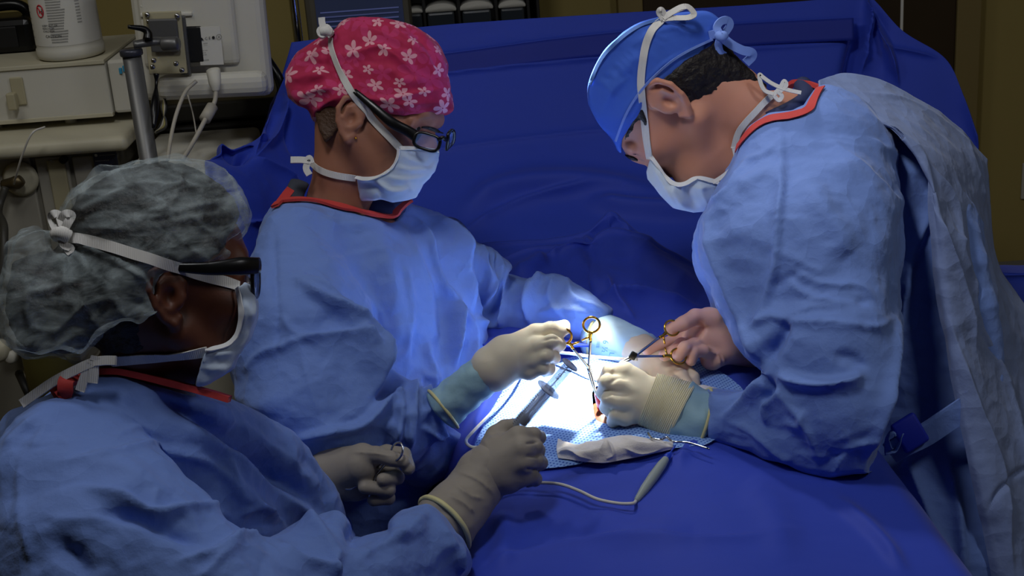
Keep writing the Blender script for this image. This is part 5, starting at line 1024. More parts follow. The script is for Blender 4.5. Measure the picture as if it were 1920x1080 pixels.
    mm = inter(mk, outline(mp, False), 0.003)
    Sm = [([(740, 310), (770, 318), (812, 316)], 5, 0.004, 'o'), ([(722, 330), (760, 336), (800, 330)], 5, 0.004, 'o'), ([(705, 338), (735, 356), (770, 352)], 6, 0.005, 'o'), ([(750, 285), (770, 300), (800, 308)], 6, 0.003, 'r'), ([(676, 345), (700, 350), (720, 372)], 6, -0.004, 's'), ([(764, 340), (775, 360)], 6, 0.004, 'r')]
    V, F = cloth_mesh(mm, *bbox_of([Q(655, 265, 2.0), Q(835, 390, 2.35)], 0.02), 0.0022, Sm, [(0.03, 0.002)]); MK = G('face_mask', V, F, M['mask'], T)
    V, F = ribbon_on(mm, [(749, 277), (747, 294), (740, 310), (731, 320), (717, 329), (702, 335), (684, 336), (668, 334)], 0.006, 0.0015); G('mask_binding', V, F, M['mask_edge'], MK)
    V, F = ribbon_on(mm, [(751, 278), (775, 279), (800, 281), (821, 284)], 0.006, 0.0015); G('mask_binding', V, F, M['mask_edge'], MK)
    al = Surf(CVF, HVF['B'])
    V, F = ribbon_on(al, [(749, 276), (733, 259), (714, 240), (695, 219), (676, 194), (658, 170), (642, 140), (630, 112), (622, 86), (622, 72)], 0.0110, 0.002); G('mask_tie', V, F, M['strap'], MK)
    b = MB(); dk = al.hit(622, 74)[0][2]-0.008
    for pts in [[(621, 68), (612, 60), (604, 66), (600, 58), (612, 52), (622, 64)], [(608, 56), (604, 44), (603, 33)]]: b.add(*ribbon([Q(x, y, dk) for x, y in pts], .010, (0.1, -.2, -1), .003))
    b.add(*tube(crom([Q(604, 60, dk), Q(612, 58, dk-.003), Q(620, 62, dk)], 5), .007, 10)); V, F = b.get(); G('mask_bow', V, F, M['strap'], MK)
    V, F = ribbon_on(H.field, [(668, 333), (645, 331), (617, 325), (598, 316), (585, 304)], 0.010, 0.003); G('mask_tie', V, F, M['strap'], MK)
    b = MB(); dk = hit(H.field, 600, 312)[2]-0.012 if hit(H.field, 600, 312) is not None else 2.15
    for pts in [[(582, 302), (565, 300), (545, 300)], [(578, 303), (574, 316), (580, 328)], [(584, 306), (580, 297), (574, 304)]]: b.add(*ribbon([Q(x, y, dk) for x, y in pts], .010, (0.1, -.2, -1), .002))
    V, F = b.get(); G('mask_bow', V, F, M['strap'], MK)
    # glasses
    gt = T; e = MB()
    tmp = [hit(uni([H.field], .01), x, y) for x, y in [(690, 205), (715, 222), (745, 240)]]
    tp = [H.T(-0.012, 0.022, 0.083), H.T(0.02, 0.018, 0.084), H.T(0.055, 0.010, 0.080), H.T(0.082, 0.002, 0.070)]
    V, F = tube(crom([Q(664, 170, tp[0][2]-.004), Q(700, 200, tp[1][2]-.004), Q(735, 230, tp[2][2]-.002), Q(765, 246, tp[3][2]), Q(786, 260, tp[3][2]+.002)], 6), [0.004, 0.006, 0.008, 0.008, 0.009], 12, flat=0.45, ref=(0.2, 0.1, -1)); GL = G('glasses', V, F, M['black'], T)
    def lens(cx, cy, d, w2, h2, tilt, yaw):
        c = Q(cx, cy, d); ax = np.array([math.cos(tilt), math.sin(tilt), yaw]); ax /= np.linalg.norm(ax); up = H.u-ax*(H.u@ax); up /= np.linalg.norm(up); n = np.cross(ax, up)
        P = [c+ax*w2*np.sign(math.cos(a))*abs(math.cos(a))**0.6+up*h2*np.sign(math.sin(a))*abs(math.sin(a))**0.6+n*0.003*(math.cos(a)**2) for a in np.linspace(0, 2*math.pi, 28, endpoint=False)]
        V, F = tube(np.array(P), 0.0026, 8, closed=True); G('lens_rim', V, F, M['black'], GL)
        m = MB(); m.add(np.vstack([np.array(P), np.array(P)+n*0.0012]), [tuple(range(28)), tuple(range(28, 56))[::-1]]+[(i, (i+1) % 28, 28+(i+1) % 28, 28+i) for i in range(28)]); V, F = m.get(); G('lens', V, F, M['lens'], GL, smooth=False)
    lens(801, 266, 2.105, 0.0195, 0.0115, 0.30, -0.1); lens(842, 262, 2.125, 0.010, 0.015, -0.9, 0.9)
    V, F = tube(crom([Q(822, 262, 2.095), Q(830, 258, 2.09), Q(836, 262, 2.10)], 5), .003, 8); G('bridge', V, F, M['black'], GL)
    # ---- gown
    low = at_z(Q(720, 1000, 2.32), z=0.72)
    tor = uni([chain([Q(640, 430, 2.27), Q(645, 540, 2.27), Q(650, 700, 2.28), Q(690, 860, 2.30), low], [0.10, 0.155, 0.165, 0.17, 0.19], 0.03), chain([Q(560, 480, 2.22), Q(760, 470, 2.32)], [0.085, 0.09]), chain([Q(790, 540, 2.28), Q(830, 700, 2.28)], [0.08, 0.085])], 0.05)
    nearm = uni([chain([Q(560, 500, 2.17), Q(560, 620, 2.09), Q(600, 740, 2.04), Q(630, 800, 2.03)], [0.10, 0.105, 0.095, 0.085], .03), chain([Q(640, 800, 2.03), Q(730, 790, 2.04), Q(796, 780, 2.03)], [0.080, 0.062, 0.036], .03), chain([Q(740, 800, 2.08), Q(800, 860, 2.14)], [0.05, 0.045])], 0.02)
    faarm = uni([chain([Q(830, 500, 2.38), Q(890, 560, 2.42), Q(960, 610, 2.42), Q(1030, 590, 2.36), Q(1100, 595, 2.30)], [0.08, 0.09, 0.085, 0.068, 0.05], .02)], 0.02)
    gp = [(514, 385), (534, 378), (574, 378), (628, 388), (687, 404), (735, 411), (750, 392), (771, 378), (800, 386), (828, 403), (854, 412), (875, 434), (895, 457), (923, 462), (943, 477), (948, 515), (970, 517), (995, 517), (1022, 500), (1040, 501), (1056, 508), (1080, 532), (1104, 548), (1128, 566), (1147, 580), (1146, 592), (1125, 600), (1108, 640), (1108, 668), (1060, 672), (1000, 680), (960, 700), (910, 720), (895, 760), (885, 800), (872, 850), (850, 885), (800, 925), (790, 1000), (800, 1500), (420, 1500), (380, 900), (400, 700), (420, 660), (445, 600), (470, 520), (484, 450), (500, 410)]
    gg = inter(uni([tor, uni([nearm, faarm], .005)], 0.010), outline(gp, False), 0.012)
    S = [([(783, 408), (812, 470), (838, 530), (860, 566)], 7, 0.012, 'o'), ([(862, 562), (860, 610), (850, 690)], 6, 0.014, 'o'), ([(800, 460), (830, 530), (836, 600), (826, 690)], 14, -0.010, 's'), ([(872, 580), (888, 640), (872, 700)], 6, 0.010, 'r'), ([(700, 430), (730, 520), (742, 600), (740, 680)], 22, 0.010, 's'), ([(760, 420), (790, 490), (826, 560)], 4, 0.003, 'r'), ([(830, 415), (852, 470), (868, 520), (885, 590)], 7, -0.015, 'v'), ([(812, 400), (840, 450), (862, 500)], 8, 0.008, 's'),
         ([(556, 520), (600, 560), (640, 590), (665, 640), (690, 700)], 9, -0.014, 'v'), ([(560, 512), (610, 545), (650, 600), (690, 660), (712, 740)], 12, 0.012, 'o'), ([(640, 580), (665, 620), (700, 680), (712, 750)], 8, 0.010, 'r'), ([(545, 640), (600, 632), (650, 634), (690, 680), (708, 748)], 9, 0.010, 'o'),
         ([(455, 700), (490, 660), (540, 645), (545, 630)], 7, 0.006, 'r'), ([(525, 590), (555, 625), (600, 632)], 6, 0.006, 'r'), ([(514, 420), (512, 520), (522, 600), (515, 660)], 6, 0.004, 'v'), ([(560, 650), (580, 720), (610, 800)], 5, 0.003, 'r'),
         ([(560, 822), (620, 808), (680, 794), (740, 735), (755, 745)], 9, 0.016, 'o'), ([(755, 745), (750, 790), (738, 835)], 7, 0.012, 'o'), ([(712, 752), (720, 740), (752, 728)], 8, -0.016, 's'), ([(780, 700), (775, 780), (765, 850)], 9, 0.012, 'r'), ([(783, 698), (805, 712), (802, 745)], 6, 0.010, 'r'), ([(765, 760), (762, 830)], 6, -0.012, 'v'),
         ([(790, 780), (815, 765), (830, 790)], 6, 0.008, 'r'), ([(815, 790), (835, 815), (850, 850)], 7, 0.009, 'r'), ([(790, 800), (840, 830), (852, 852)], 5, -0.008, 'v'), ([(720, 800), (740, 800), (750, 835)], 8, 0.006, 's'), ([(680, 794), (720, 800), (756, 810)], 4, 0.003, 'r'),
         ([(700, 560), (720, 620), (700, 680)], 4, 0.003, 'r'), ([(660, 560), (690, 640), (702, 720)], 6, 0.004, 's'), ([(755, 480), (770, 560), (760, 640), (764, 700)], 7, 0.004, 's'), ([(640, 480), (700, 470), (760, 480)], 5, 0.002, 'r'), ([(740, 690), (756, 650), (752, 600)], 4, 0.004, 'r'), ([(800, 640), (815, 720)], 8, 0.006, 's'), ([(600, 400), (660, 420), (700, 410)], 8, 0.003, 's'), ([(540, 400), (560, 392), (610, 396)], 6, 0.003, 'r'),
         ([(905, 460), (903, 490), (912, 530), (902, 560)], 7, 0.012, 'o', 2.2, 2.6), ([(920, 465), (915, 500), (920, 540), (905, 575)], 5, -0.014, 'v', 2.2, 2.6), ([(945, 480), (940, 530), (948, 580), (940, 620)], 8, -0.014, 'v', 2.2, 2.6), ([(930, 470), (928, 530), (895, 585)], 8, 0.012, 'r', 2.2, 2.6),
         ([(995, 520), (990, 560), (992, 610)], 7, 0.010, 'r', 2.2, 2.6), ([(1020, 505), (1000, 540), (990, 590)], 6, -0.01, 'v', 2.2, 2.6), ([(1040, 510), (1030, 560), (1060, 600)], 6, 0.006, 'r', 2.2, 2.6), ([(1060, 520), (1080, 560), (1130, 580)], 5, 0.006, 'o', 2.2, 2.6), ([(1000, 590), (1050, 580), (1110, 590)], 5, 0.005, 'r', 2.2, 2.6), ([(890, 600), (930, 610), (960, 590)], 8, 0.01, 'r', 2.2, 2.6)]
    lo, hi = bbox_of([Q(370, 360, 1.88), Q(370, 360, 2.56), Q(1160, 1120, 2.56), Q(1160, 1120, 1.88)], 0.0)
    V, F = cloth_mesh(gg, lo, hi, 0.0034, [(a[0], a[1], a[2]*1.5, *a[3:]) for a in S], [(0.14, 0.010), (0.06, 0.0036), (0.03, 0.0015)], 21); GW = G('gown', V, F, M['gown'], T); gs = Surf((V, F))
    w = q2w(low); skirt((w[0], w[1], 0.80), (0.19, 0.20), T, seed=2)
    V, F = ribbon_on(gs, [(518, 392), (528, 382), (550, 379), (574, 379), (602, 383), (628, 389), (660, 397), (687, 404), (712, 409), (734, 411), (744, 400), (757, 388), (770, 379)], 0.013, 0.005, .002); G('neck_binding', V, F, M['red'], GW)
    V, F = ribbon([Q(521, 398, 2.16), Q(522, 386, 2.16), Q(533, 370, 2.18), Q(544, 356, 2.2)], .013, (0.3, -.3, -1), .003); G('neck_binding', V, F, M['red'], GW)
    V, F = tube(crom([Q(552, 384, 2.22), Q(553, 362, 2.22), Q(562, 342, 2.23)], 6), 0.016, 12, flat=.5, ref=(.2, 0, 1)); G('scrub_collar', V, F, M['scrub'], T)
    V, F = mc(uni([rc(Q(690, 388, 2.22), Q(742, 384, 2.21), .018)], .01), *bbox_of([Q(660, 370, 2.1), Q(770, 430, 2.3)], 0), .004); G('scrub_top', V, F, M['navy'], T)
    # ---- right hand (near)
    wr = Q(950, 672, 1.985); mc_ = [Q(1003, 626, 1.985), Q(1004, 650, 1.972), Q(999, 674, 1.972), Q(992, 694, 1.98)]
    palm = [([Q(926, 690, 1.985), wr, m], [0.031, 0.030, 0.0138]) for m in mc_]+[([wr, Q(985, 660, 1.995)], [0.031, 0.026])]
    fi = [fing([(1003, 626, 1.985), (1032, 617, 1.98), (1050, 622, 1.985), (1060, 618, 2.0)], .0115, .0075), fing([(1004, 650, 1.972), (1034, 641, 1.962), (1048, 646, 1.985), (1042, 652, 2.005)], .0112, .009),
          fing([(999, 674, 1.972), (1026, 667, 1.962), (1038, 671, 1.985), (1030, 676, 2.0)], .0108, .0085), fing([(992, 694, 1.98), (1018, 690, 1.97), (1029, 692, 1.985), (1022, 696, 2.0)], .0100, .008),
          fing([(975, 640, 2.02), (1010, 625, 2.03), (1040, 617, 2.015), (1058, 611, 2.005)], .013, .0085)]
    S = [([(1015, 640), (1035, 634), (1050, 636)], 2.5, -0.0015, 's')]
    glove('glove', palm, fi, M['latex'], T, 0.0016, [(0.03, 0.0008)], 0.007, S)
    band([Q(948, 676, 1.985), Q(905, 706, 1.99), Q(865, 738, 2.0), Q(829, 768, 2.01)], [0.0305, 0.0300, 0.0300, 0.0310], 9, M['glove_cuff'], 'glove_cuff', T, 56, 0.003, freq=5)
    P = crom([Q(831, 767, 2.01)+0.0330*(math.cos(a)*np.array([-.62, -.78, 0])+math.sin(a)*np.array([.12, -.10, -1.06])) for a in np.linspace(0, 2*math.pi, 14, endpoint=False)], 4, True); V, F = tube(P, 0.0024, 8, closed=True); G('cuff_bead', V, F, M['cuff_roll'], T)
    # ---- left hand (far): printed cuff
    c0, c1 = Q(1122, 632, 2.28), Q(1205, 662, 2.2)
    CF = band([c0, Q(1165, 647, 2.24), c1], [0.0395, 0.037, 0.032], 12, mat('printed_glove_cuff', (176, 208, 232), 0.5, vary=.06, vscale=20, bump=(('noise', 50, .3, .003),)), 'glove_cuff', T, 56, 0.002, freq=5)
    P = crom([c0+0.040*(math.cos(a)*np.array([.18, -.98, 0])+math.sin(a)*np.array([-.45, -.1, -.88])) for a in np.linspace(0, 2*math.pi, 14, endpoint=False)], 4, True); V, F = tube(P, 0.0026, 8, closed=True); G('cuff_bead', V, F, M['cuff_roll'], T)
    axd = (c1-c0)/np.linalg.norm(c1-c0)
    bandf = rc(c0, c1, 0.0395, 0.032)
    def print_on(s, px, py, size, rot, m, f, par):
        V, F = text_mesh(s, size); r = math.radians(rot); c, sn = math.cos(r), math.sin(r); d0 = hit(f, px, py)[2]; out = []
        for x, y, _ in V:
            X = px+(x*c-y*sn)*FP/d0; Y = py-(x*sn+y*c)*FP/d0; h = hit(f, X, Y, 1.2); h = Q(X, Y, d0) if h is None else h; out.append(h*(1-0.0022/np.linalg.norm(h)))
        G('print', out, F, m, par, smooth=False)
    print_on('6 \u00bd', 1131, 637, .013, -97, M['inkblue'], lambda p: bandf(p)-.002, CF)
    for i, s in enumerate(['IlllIl', '', 'L']):
        if s: print_on(s, 1121+i*10-2 if i == 0 else 1143, 640 if i == 0 else 660, .0075 if i == 0 else .011, -97, M['inkblue'], lambda p: bandf(p)-.002, CF)
    palm = [([Q(1200, 662, 2.2), Q(1232, 690, 2.15), Q(1262, 706, 2.12)], [0.031, 0.029, 0.02]), ([Q(1225, 680, 2.16), Q(1258, 688, 2.14)], [0.026, 0.016]), ([Q(1225, 690, 2.15), Q(1250, 720, 2.12)], [0.026, 0.018])]
    fi = [fing([(1262, 690, 2.14), (1284, 692, 2.12), (1300, 708, 2.10), (1304, 732, 2.095)], .0105, .0085), fing([(1262, 700, 2.125), (1278, 704, 2.10), (1288, 722, 2.085), (1290, 742, 2.085)], .0108, .0085), fing([(1252, 708, 2.115), (1264, 718, 2.09), (1272, 736, 2.08), (1274, 752, 2.08)], .0105, .0085), fing([(1245, 715, 2.11), (1252, 730, 2.09), (1256, 746, 2.085), (1254, 758, 2.085)], .0095, .008), fing([(1215, 700, 2.14), (1190, 722, 2.11), (1168, 734, 2.085), (1152, 738, 2.07)], .0125, .0085)]
    glove('glove', palm, fi, mat('glove_far', (222, 204, 182), .45, vary=.1, vscale=30, sss=.2), T, 0.0016, [(0.02, 0.0006)], 0.006)
    legs(hip, T, 0.0)
    return dict(T=T, H=H, gown=gg)
# ------------------------------------------------------------------ person A: near left, white bouffant cap
def nurse_left():
    base = q2w(Q(230, 900, 1.75)); base[2] = 0
    T = thing('person', base, 'person in a white see-through bouffant cap at lower left, syringe in gloved hand', 'person')
    H = Head(Q(322, 528, 1.6), (0.94, -0.02, 0.33), (0.02, -1, -0.03))
    neck = [H.T(-0.035, -0.03, 0), Q(275, 650, 1.62), Q(265, 715, 1.65), Q(255, 800, 1.70)]
    H.face(neck, [0.058, 0.056, 0.060, 0.085], [(452, 432), (457, 452), (466, 472), (468, 500), (462, 525), (468, 545), (471, 575), (468, 600), (456, 640), (436, 676), (402, 706), (374, 716), (366, 740), (500, 800), (600, 1200), (-100, 1200), (60, 760), (150, 700), (190, 660), (120, 560), (60, 400), (300, 200)])
    hv = bbox_of([H.T(0.13, 0, 0), H.T(0, 0.14, 0), H.T(-.1, -.13, 0), H.T(0, 0, .1), H.T(0, 0, -.1), neck[2]], 0.045)
    trunk = [Q(250, 860, 1.7), Q(260, 1050, 1.74), Q(260, 1250, 1.76), at_z(Q(260, 1300, 1.76), z=0.80)]; hip = trunk[-1]
    co = [(trunk, [0.09, 0.11, 0.11, 0.12], .03), ([Q(120, 900, 1.56), Q(440, 1170, 1.52), Q(850, 990, 1.77)], [0.05, 0.04, 0.028], .01), ([Q(420, 850, 1.86), Q(520, 960, 1.95), Q(610, 900, 2.0)], [0.05, 0.038, 0.028], .01), ([trunk[0], Q(120, 900, 1.56)], [0.07, 0.05]), ([trunk[0], Q(420, 850, 1.86)], [0.07, 0.05])]
    w = q2w(hip)
    for sg in (1, -1): co.append(([hip, w2q([w[0], w[1]+0.09*sg, 0.45]), w2q([w[0], w[1]+0.11*sg, 0.09]), w2q([w[0]+.12, w[1]+0.11*sg, 0.04])], [0.10, 0.07, 0.045, 0.03], .02))
    person_body('A', None, H, hv, co, T, M['skin_a'])
    for sg in (1, -1): eye(H, sg, T, M['blackm'])
    # hair inside the net
    hf = uni([H.ell(-0.016, 0.034, 0, 0.102, 0.102, 0.080), H.ell(-0.135, -0.025, 0, 0.058, 0.060, 0.060), H.rc((-.06, -.02, .02), (-.045, -.055, .01), .045, .04)], 0.02)
    hfe = sub(inter(hf, lambda p: -(0.02-0), 1e-3) if False else hf, H.ell(0.075, -0.03, 0, 0.055, 0.085, 0.09), .006); hfe = sub(hfe, H.ell(-.012, -.012, .08, .024, .036, .02), .004)
    hfe = inter(hfe, outline([(440, 420), (452, 390), (420, 345), (345, 308), (250, 308), (150, 352), (124, 410), (60, 440), (24, 500), (18, 600), (60, 652), (150, 660), (215, 665), (300, 640), (318, 600), (316, 540), (345, 506), (410, 474)]), .006)
    V, F = mc(hfe, *bbox_of([H.T(.13, .15, .1), H.T(-.22, -.15, -.1), H.T(-.22, .15, .1), H.T(.13, -.15, -.1)], 0.03), 0.003); N = normals(V, F); V = V+N*(0.003*fbm(V*70, 3, 4))[:, None]; G('hair', V, F, M['hair'], T)
    # bouffant
    cf = uni([H.ell(-0.008, 0.036, 0, 0.114, 0.108, 0.092), H.ell(-0.150, -0.035, 0.0, 0.088, 0.098, 0.085), H.ell(-0.06, -0.03, 0.02, 0.09, 0.07, 0.083), H.ell(-0.05, 0.08, 0, 0.08, 0.06, 0.08)], 0.018)
    cp = [(454, 432), (459, 402), (449, 374), (424, 340), (390, 314), (345, 300), (300, 297), (258, 299), (218, 306), (172, 328), (138, 350), (119, 374), (113, 405), (104, 424), (78, 421), (52, 428), (34, 444), (14, 488), (3, 530), (2, 580), (9, 622), (27, 650), (48, 663), (70, 668), (92, 664), (118, 663), (150, 671), (172, 660), (196, 641), (216, 626), (238, 614), (262, 618), (285, 604), (313, 590), (303, 562), (306, 540), (313, 522), (330, 508), (352, 500), (386, 492), (417, 478), (424, 456)]
    cc = inter(cf, outline(cp), 0.008)
    S = [([(110, 440), (160, 500), (220, 570), (250, 612)], 7, 0.006, 'o'), ([(112, 442), (70, 500), (50, 560), (60, 640)], 8, 0.006, 'r'), ([(115, 445), (120, 520), (110, 600), (95, 660)], 7, 0.006, 'r'), ([(118, 440), (180, 470), (260, 520), (310, 560)], 7, 0.006, 'o'), ([(120, 430), (150, 380), (200, 330), (280, 305)], 8, 0.006, 'r'), ([(120, 425), (180, 380), (260, 345), (345, 345), (410, 385)], 7, 0.005, 'o'), ([(125, 430), (200, 425), (290, 410), (370, 385), (430, 380)], 6, 0.005, 'r'), ([(170, 430), (260, 428), (350, 410), (440, 395)], 6, 0.005, 'o'), ([(290, 410), (330, 365), (345, 305)], 5, 0.005, 'r'), ([(345, 400), (390, 430), (420, 455)], 5, 0.004, 'r'), ([(30, 560), (90, 540), (150, 530), (200, 500)], 7, 0.006, 'r'), ([(90, 435), (60, 440), (35, 480)], 8, 0.005, 'o'), ([(160, 520), (170, 590), (200, 635)], 7, -0.006, 'v'), ([(130, 600), (170, 570), (240, 560)], 6, 0.005, 'r'), ([(240, 480), (290, 500), (320, 515)], 5, -0.005, 'v')]
    lo, hi = bbox_of([H.T(.13, .17, .11), H.T(-.26, -.15, -.11), H.T(-.26, .17, .11), H.T(.13, -.15, -.11)], 0.01)
    V, F = cloth_mesh(cc, lo, hi, 0.0026, S, [(0.06, 0.010), (0.025, 0.003)], 14); cap = G('bouffant_cap', V, F, M['net'], T); CVF = (V, F)
    b = MB(); dk = hit(cc, 118, 440)[2]-.012
    for pts in [[(118, 442), (106, 432), (97, 412), (100, 402), (110, 404), (118, 425)], [(116, 440), (126, 420), (134, 404), (122, 402), (112, 420)], [(112, 444), (120, 460), (132, 466), (122, 474)]]: b.add(*ribbon([Q(x, y, dk-.003*(i % 2)) for i, (x, y) in enumerate(pts)], .009, (0.5, -.5, -1), .0012))
    b.add(*tube(crom([Q(104, 440, dk), Q(116, 438, dk-.004), Q(128, 444, dk)], 5), .008, 10)); V, F = b.get(); G('mask_bow', V, F, M['strap'], T)
    # mask
    mf = uni([H.field, H.ell(0.070, -0.062, 0, 0.052, 0.062, 0.056), H.ell(0.05, -0.11, 0.0, 0.05, 0.04, 0.05)], 0.03); mk = lambda p: mf(p)-0.007
    mp = [(447, 538), (458, 528), (476, 538), (482, 570), (481, 596), (470, 634), (452, 660), (436, 690), (412, 706), (390, 720), (368, 725), (374, 690), (384, 662), (400, 656), (424, 650), (438, 640), (448, 626), (454, 600), (453, 568)]
    mm = inter(mk, outline(mp, False), 0.003); V, F = cloth_mesh(mm, *bbox_of([Q(355, 515, 1.45), Q(490, 735, 1.85)], 0.02), 0.0024, [([(400, 665), (440, 660)], 6, .004, 'o'), ([(385, 690), (430, 690)], 6, .004, 'o'), ([(455, 560), (475, 600)], 6, .004, 'r')], [(0.03, .002)]); MK = G('face_mask', V, F, M['mask'], T)
    V, F = ribbon_on(mm, [(447, 540), (453, 568), (454, 598), (448, 625), (438, 640), (424, 650), (402, 656), (386, 660)], 0.007, 0.002); G('mask_binding', V, F, M['mask_edge'], MK)
    al = Surf(CVF, HVF['A'])
    V, F = ribbon_on(al, [(120, 445), (150, 449), (182, 455), (230, 470), (285, 487), (336, 503), (380, 517), (420, 528), (447, 538)], 0.012, 0.002, d0=0.9); G('mask_tie', V, F, M['strap'], MK)
    V, F = ribbon_on(H.field, [(386, 658), (345, 664), (300, 668), (250, 672), (210, 676)], 0.012, 0.003, d0=0.9); G('mask_tie', V, F, M['strap'], MK)
    b = MB(); dk = 1.53
    for pts in [[(218, 676), (196, 676), (176, 678)], [(178, 678), (150, 690), (100, 716), (41, 757)], [(172, 682), (160, 705), (150, 733)], [(176, 682), (176, 700), (174, 718)], [(178, 676), (180, 668)]]: b.add(*ribbon([Q(x, y, dk) for x, y in pts], .010, (0.1, -.2, -1), .002))
    V, F = b.get(); G('mask_bow', V, F, M['strap'], MK)
    # glasses
    V, F = tube(crom([H.T(-0.01, 0.018, .080), H.T(0.03, 0.016, .083), H.T(0.065, 0.018, .078), H.T(0.088, 0.018, .066)], 6), [.004, .007, .010, .009], 12, flat=.4, ref=H.z); GL = G('glasses', V, F, M['black'], T)
    for sg in (1, -1):
        c = H.T(0.088, 0.002, .038*sg); P = [c+(-H.f*0.3*sg+H.z)*.026*np.sign(math.cos(a))*abs(math.cos(a))**.7+H.u*.020*math.sin(a) for a in np.linspace(0, 2*math.pi, 24, endpoint=False)]
        V, F = tube(np.array(P), .0024, 8, closed=True); G('lens_rim', V, F, M['black'], GL); V, F = MB().add(np.vstack([np.array(P), np.array(P)+H.f*.0015]), [tuple(range(24)), tuple(range(24, 48))[::-1]]+[(i, (i+1) % 24, 24+(i+1) % 24, 24+i) for i in range(24)]).get(); G('lens', V, F, M['lens'], GL, smooth=False)
    # ---- gown
    tor = uni([chain([Q(255, 780, 1.66), Q(250, 900, 1.72), Q(270, 1080, 1.76), at_z(Q(280, 1200, 1.78), z=.72)], [0.112, 0.15, 0.16, 0.19], .03), chain([Q(90, 860, 1.6), Q(400, 850, 1.84)], [0.085, 0.10]), chain([Q(420, 840, 1.84), Q(540, 960, 1.92), Q(600, 1010, 1.95)], [.09, .085, .06], .02)], .05)
    nearm = uni([chain([Q(110, 900, 1.55), Q(200, 1050, 1.48), Q(400, 1170, 1.46)], [.095, .10, .09], .03), chain([Q(400, 1180, 1.46), Q(620, 1110, 1.58), Q(830, 1030, 1.70)], [.09, .075, .045], .03), chain([Q(690, 1060, 1.62), Q(770, 1000, 1.68), Q(800, 990, 1.71)], [.06, .050, .044])], .03)
    gp = [(-60, 900), (-10, 820), (25, 780), (60, 762), (104, 736), (128, 722), (150, 712), (182, 704), (220, 702), (256, 710), (320, 727), (377, 741), (431, 757), (470, 775), (520, 800), (560, 830), (595, 869), (620, 911), (637, 953), (648, 985), (656, 1020), (669, 1016), (700, 1008), (732, 999), (736, 981), (757, 964), (780, 955), (799, 950), (815, 956), (830, 968), (868, 1010), (884, 1034), (892, 1055), (894, 1090), (894, 1600), (-200, 1600), (-60, 1200)]
    gg = inter(uni([tor, nearm], 0.014), outline(gp, False), 0.012)
    S = [([(295, 745), (360, 790), (430, 850), (520, 920), (580, 970), (640, 1040)], 14, 0.016, 'o'), ([(290, 742), (350, 770), (430, 820), (520, 900), (580, 940)], 16, -0.022, 's'), ([(415, 852), (430, 900), (470, 940), (500, 980)], 8, -0.012, 'v'), ([(280, 835), (370, 856), (410, 890), (440, 930), (480, 950)], 8, 0.010, 'o'), ([(200, 770), (270, 800), (300, 808)], 6, 0.004, 'r'), ([(205, 830), (270, 800)], 5, 0.004, 'r'), ([(100, 880), (200, 860), (280, 840), (370, 836)], 6, 0.005, 'r'),
         ([(150, 915), (220, 935), (280, 965), (340, 960), (420, 960)], 9, 0.012, 'o'), ([(180, 960), (260, 975), (320, 1000), (380, 1020)], 10, -0.012, 's'), ([(285, 955), (292, 920)], 5, 0.005, 'r'), ([(300, 968), (350, 975), (385, 1020)], 5, 0.006, 'r'), ([(430, 965), (470, 950), (520, 990)], 6, 0.010, 'o'), ([(330, 1055), (400, 1035), (450, 1005), (520, 992)], 6, 0.010, 'o'), ([(460, 1008), (400, 1060), (370, 1090)], 7, 0.008, 'r'), ([(60, 830), (45, 920), (60, 1020), (70, 1080)], 4, -0.005, 'v'), ([(100, 770), (80, 820), (65, 860)], 6, 0.007, 'o'), ([(10, 850), (40, 810), (90, 770)], 8, 0.006, 's'),
         ([(70, 975), (150, 978), (230, 975)], 5, 0.003, 'r'), ([(100, 1000), (150, 1060), (160, 1090)], 20, -0.01, 's'), ([(520, 1000), (560, 1040), (620, 1060), (640, 1085)], 8, 0.010, 'o'), ([(640, 1030), (628, 1060), (640, 1090)], 8, -0.012, 'v'), ([(670, 1050), (710, 1020), (760, 1000)], 6, 0.005, 'r'), ([(800, 960), (770, 990), (730, 1010)], 7, 0.006, 's'), ([(850, 1060), (862, 1030), (858, 1090)], 6, -0.008, 'v'), ([(730, 1000), (770, 1005), (800, 985)], 6, -0.006, 'v'), ([(820, 970), (850, 1030), (870, 1080)], 7, .005, 'r'), ([(540, 830), (545, 870), (570, 900)], 6, .006, 'r'), ([(430, 780), (490, 830), (540, 860)], 8, .006, 'r'), ([(560, 850), (600, 920), (620, 1000)], 7, .006, 'v')]
    lo, hi = bbox_of([Q(-90, 680, 1.32), Q(-90, 680, 2.05), Q(910, 1150, 2.05), Q(910, 1150, 1.32)], 0.0)
    V, F = cloth_mesh(gg, lo, hi, 0.0034, S, [(0.13, 0.009), (0.055, 0.0036), (0.028, 0.0014)], 31); GW = G('gown', V, F, M['gown'], T); gs = Surf((V, F))
    w = q2w(at_z(Q(280, 1200, 1.78), z=.8)); skirt((w[0], w[1], 0.80), (0.19, 0.20), T, seed=4)
    V, F = ribbon_on(gs, [(150, 714), (182, 706), (220, 704), (256, 711), (290, 719), (320, 727), (350, 734), (377, 741), (405, 749), (431, 757)], 0.018, 0.005, .0035, d0=.9); G('neck_binding', V, F, M['red'], GW)
    V, F = ribbon([Q(104, 738, 1.55), Q(112, 728, 1.54), Q(122, 735, 1.53), Q(124, 716, 1.53), Q(140, 706, 1.55)], .016, (0.2, -.3, -1), .004); G('neck_binding', V, F, M['red'], GW)
    # ---- right hand with the syringe
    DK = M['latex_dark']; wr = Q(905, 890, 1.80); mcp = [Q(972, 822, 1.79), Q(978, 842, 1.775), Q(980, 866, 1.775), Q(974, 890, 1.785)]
    palm = [([Q(875, 935, 1.79), wr, m], [0.034, 0.030, 0.016]) for m in mcp]+[([wr, Q(945, 850, 1.80)], [.032, .026]), ([wr, Q(948, 888, 1.79)], [.032, .026])]
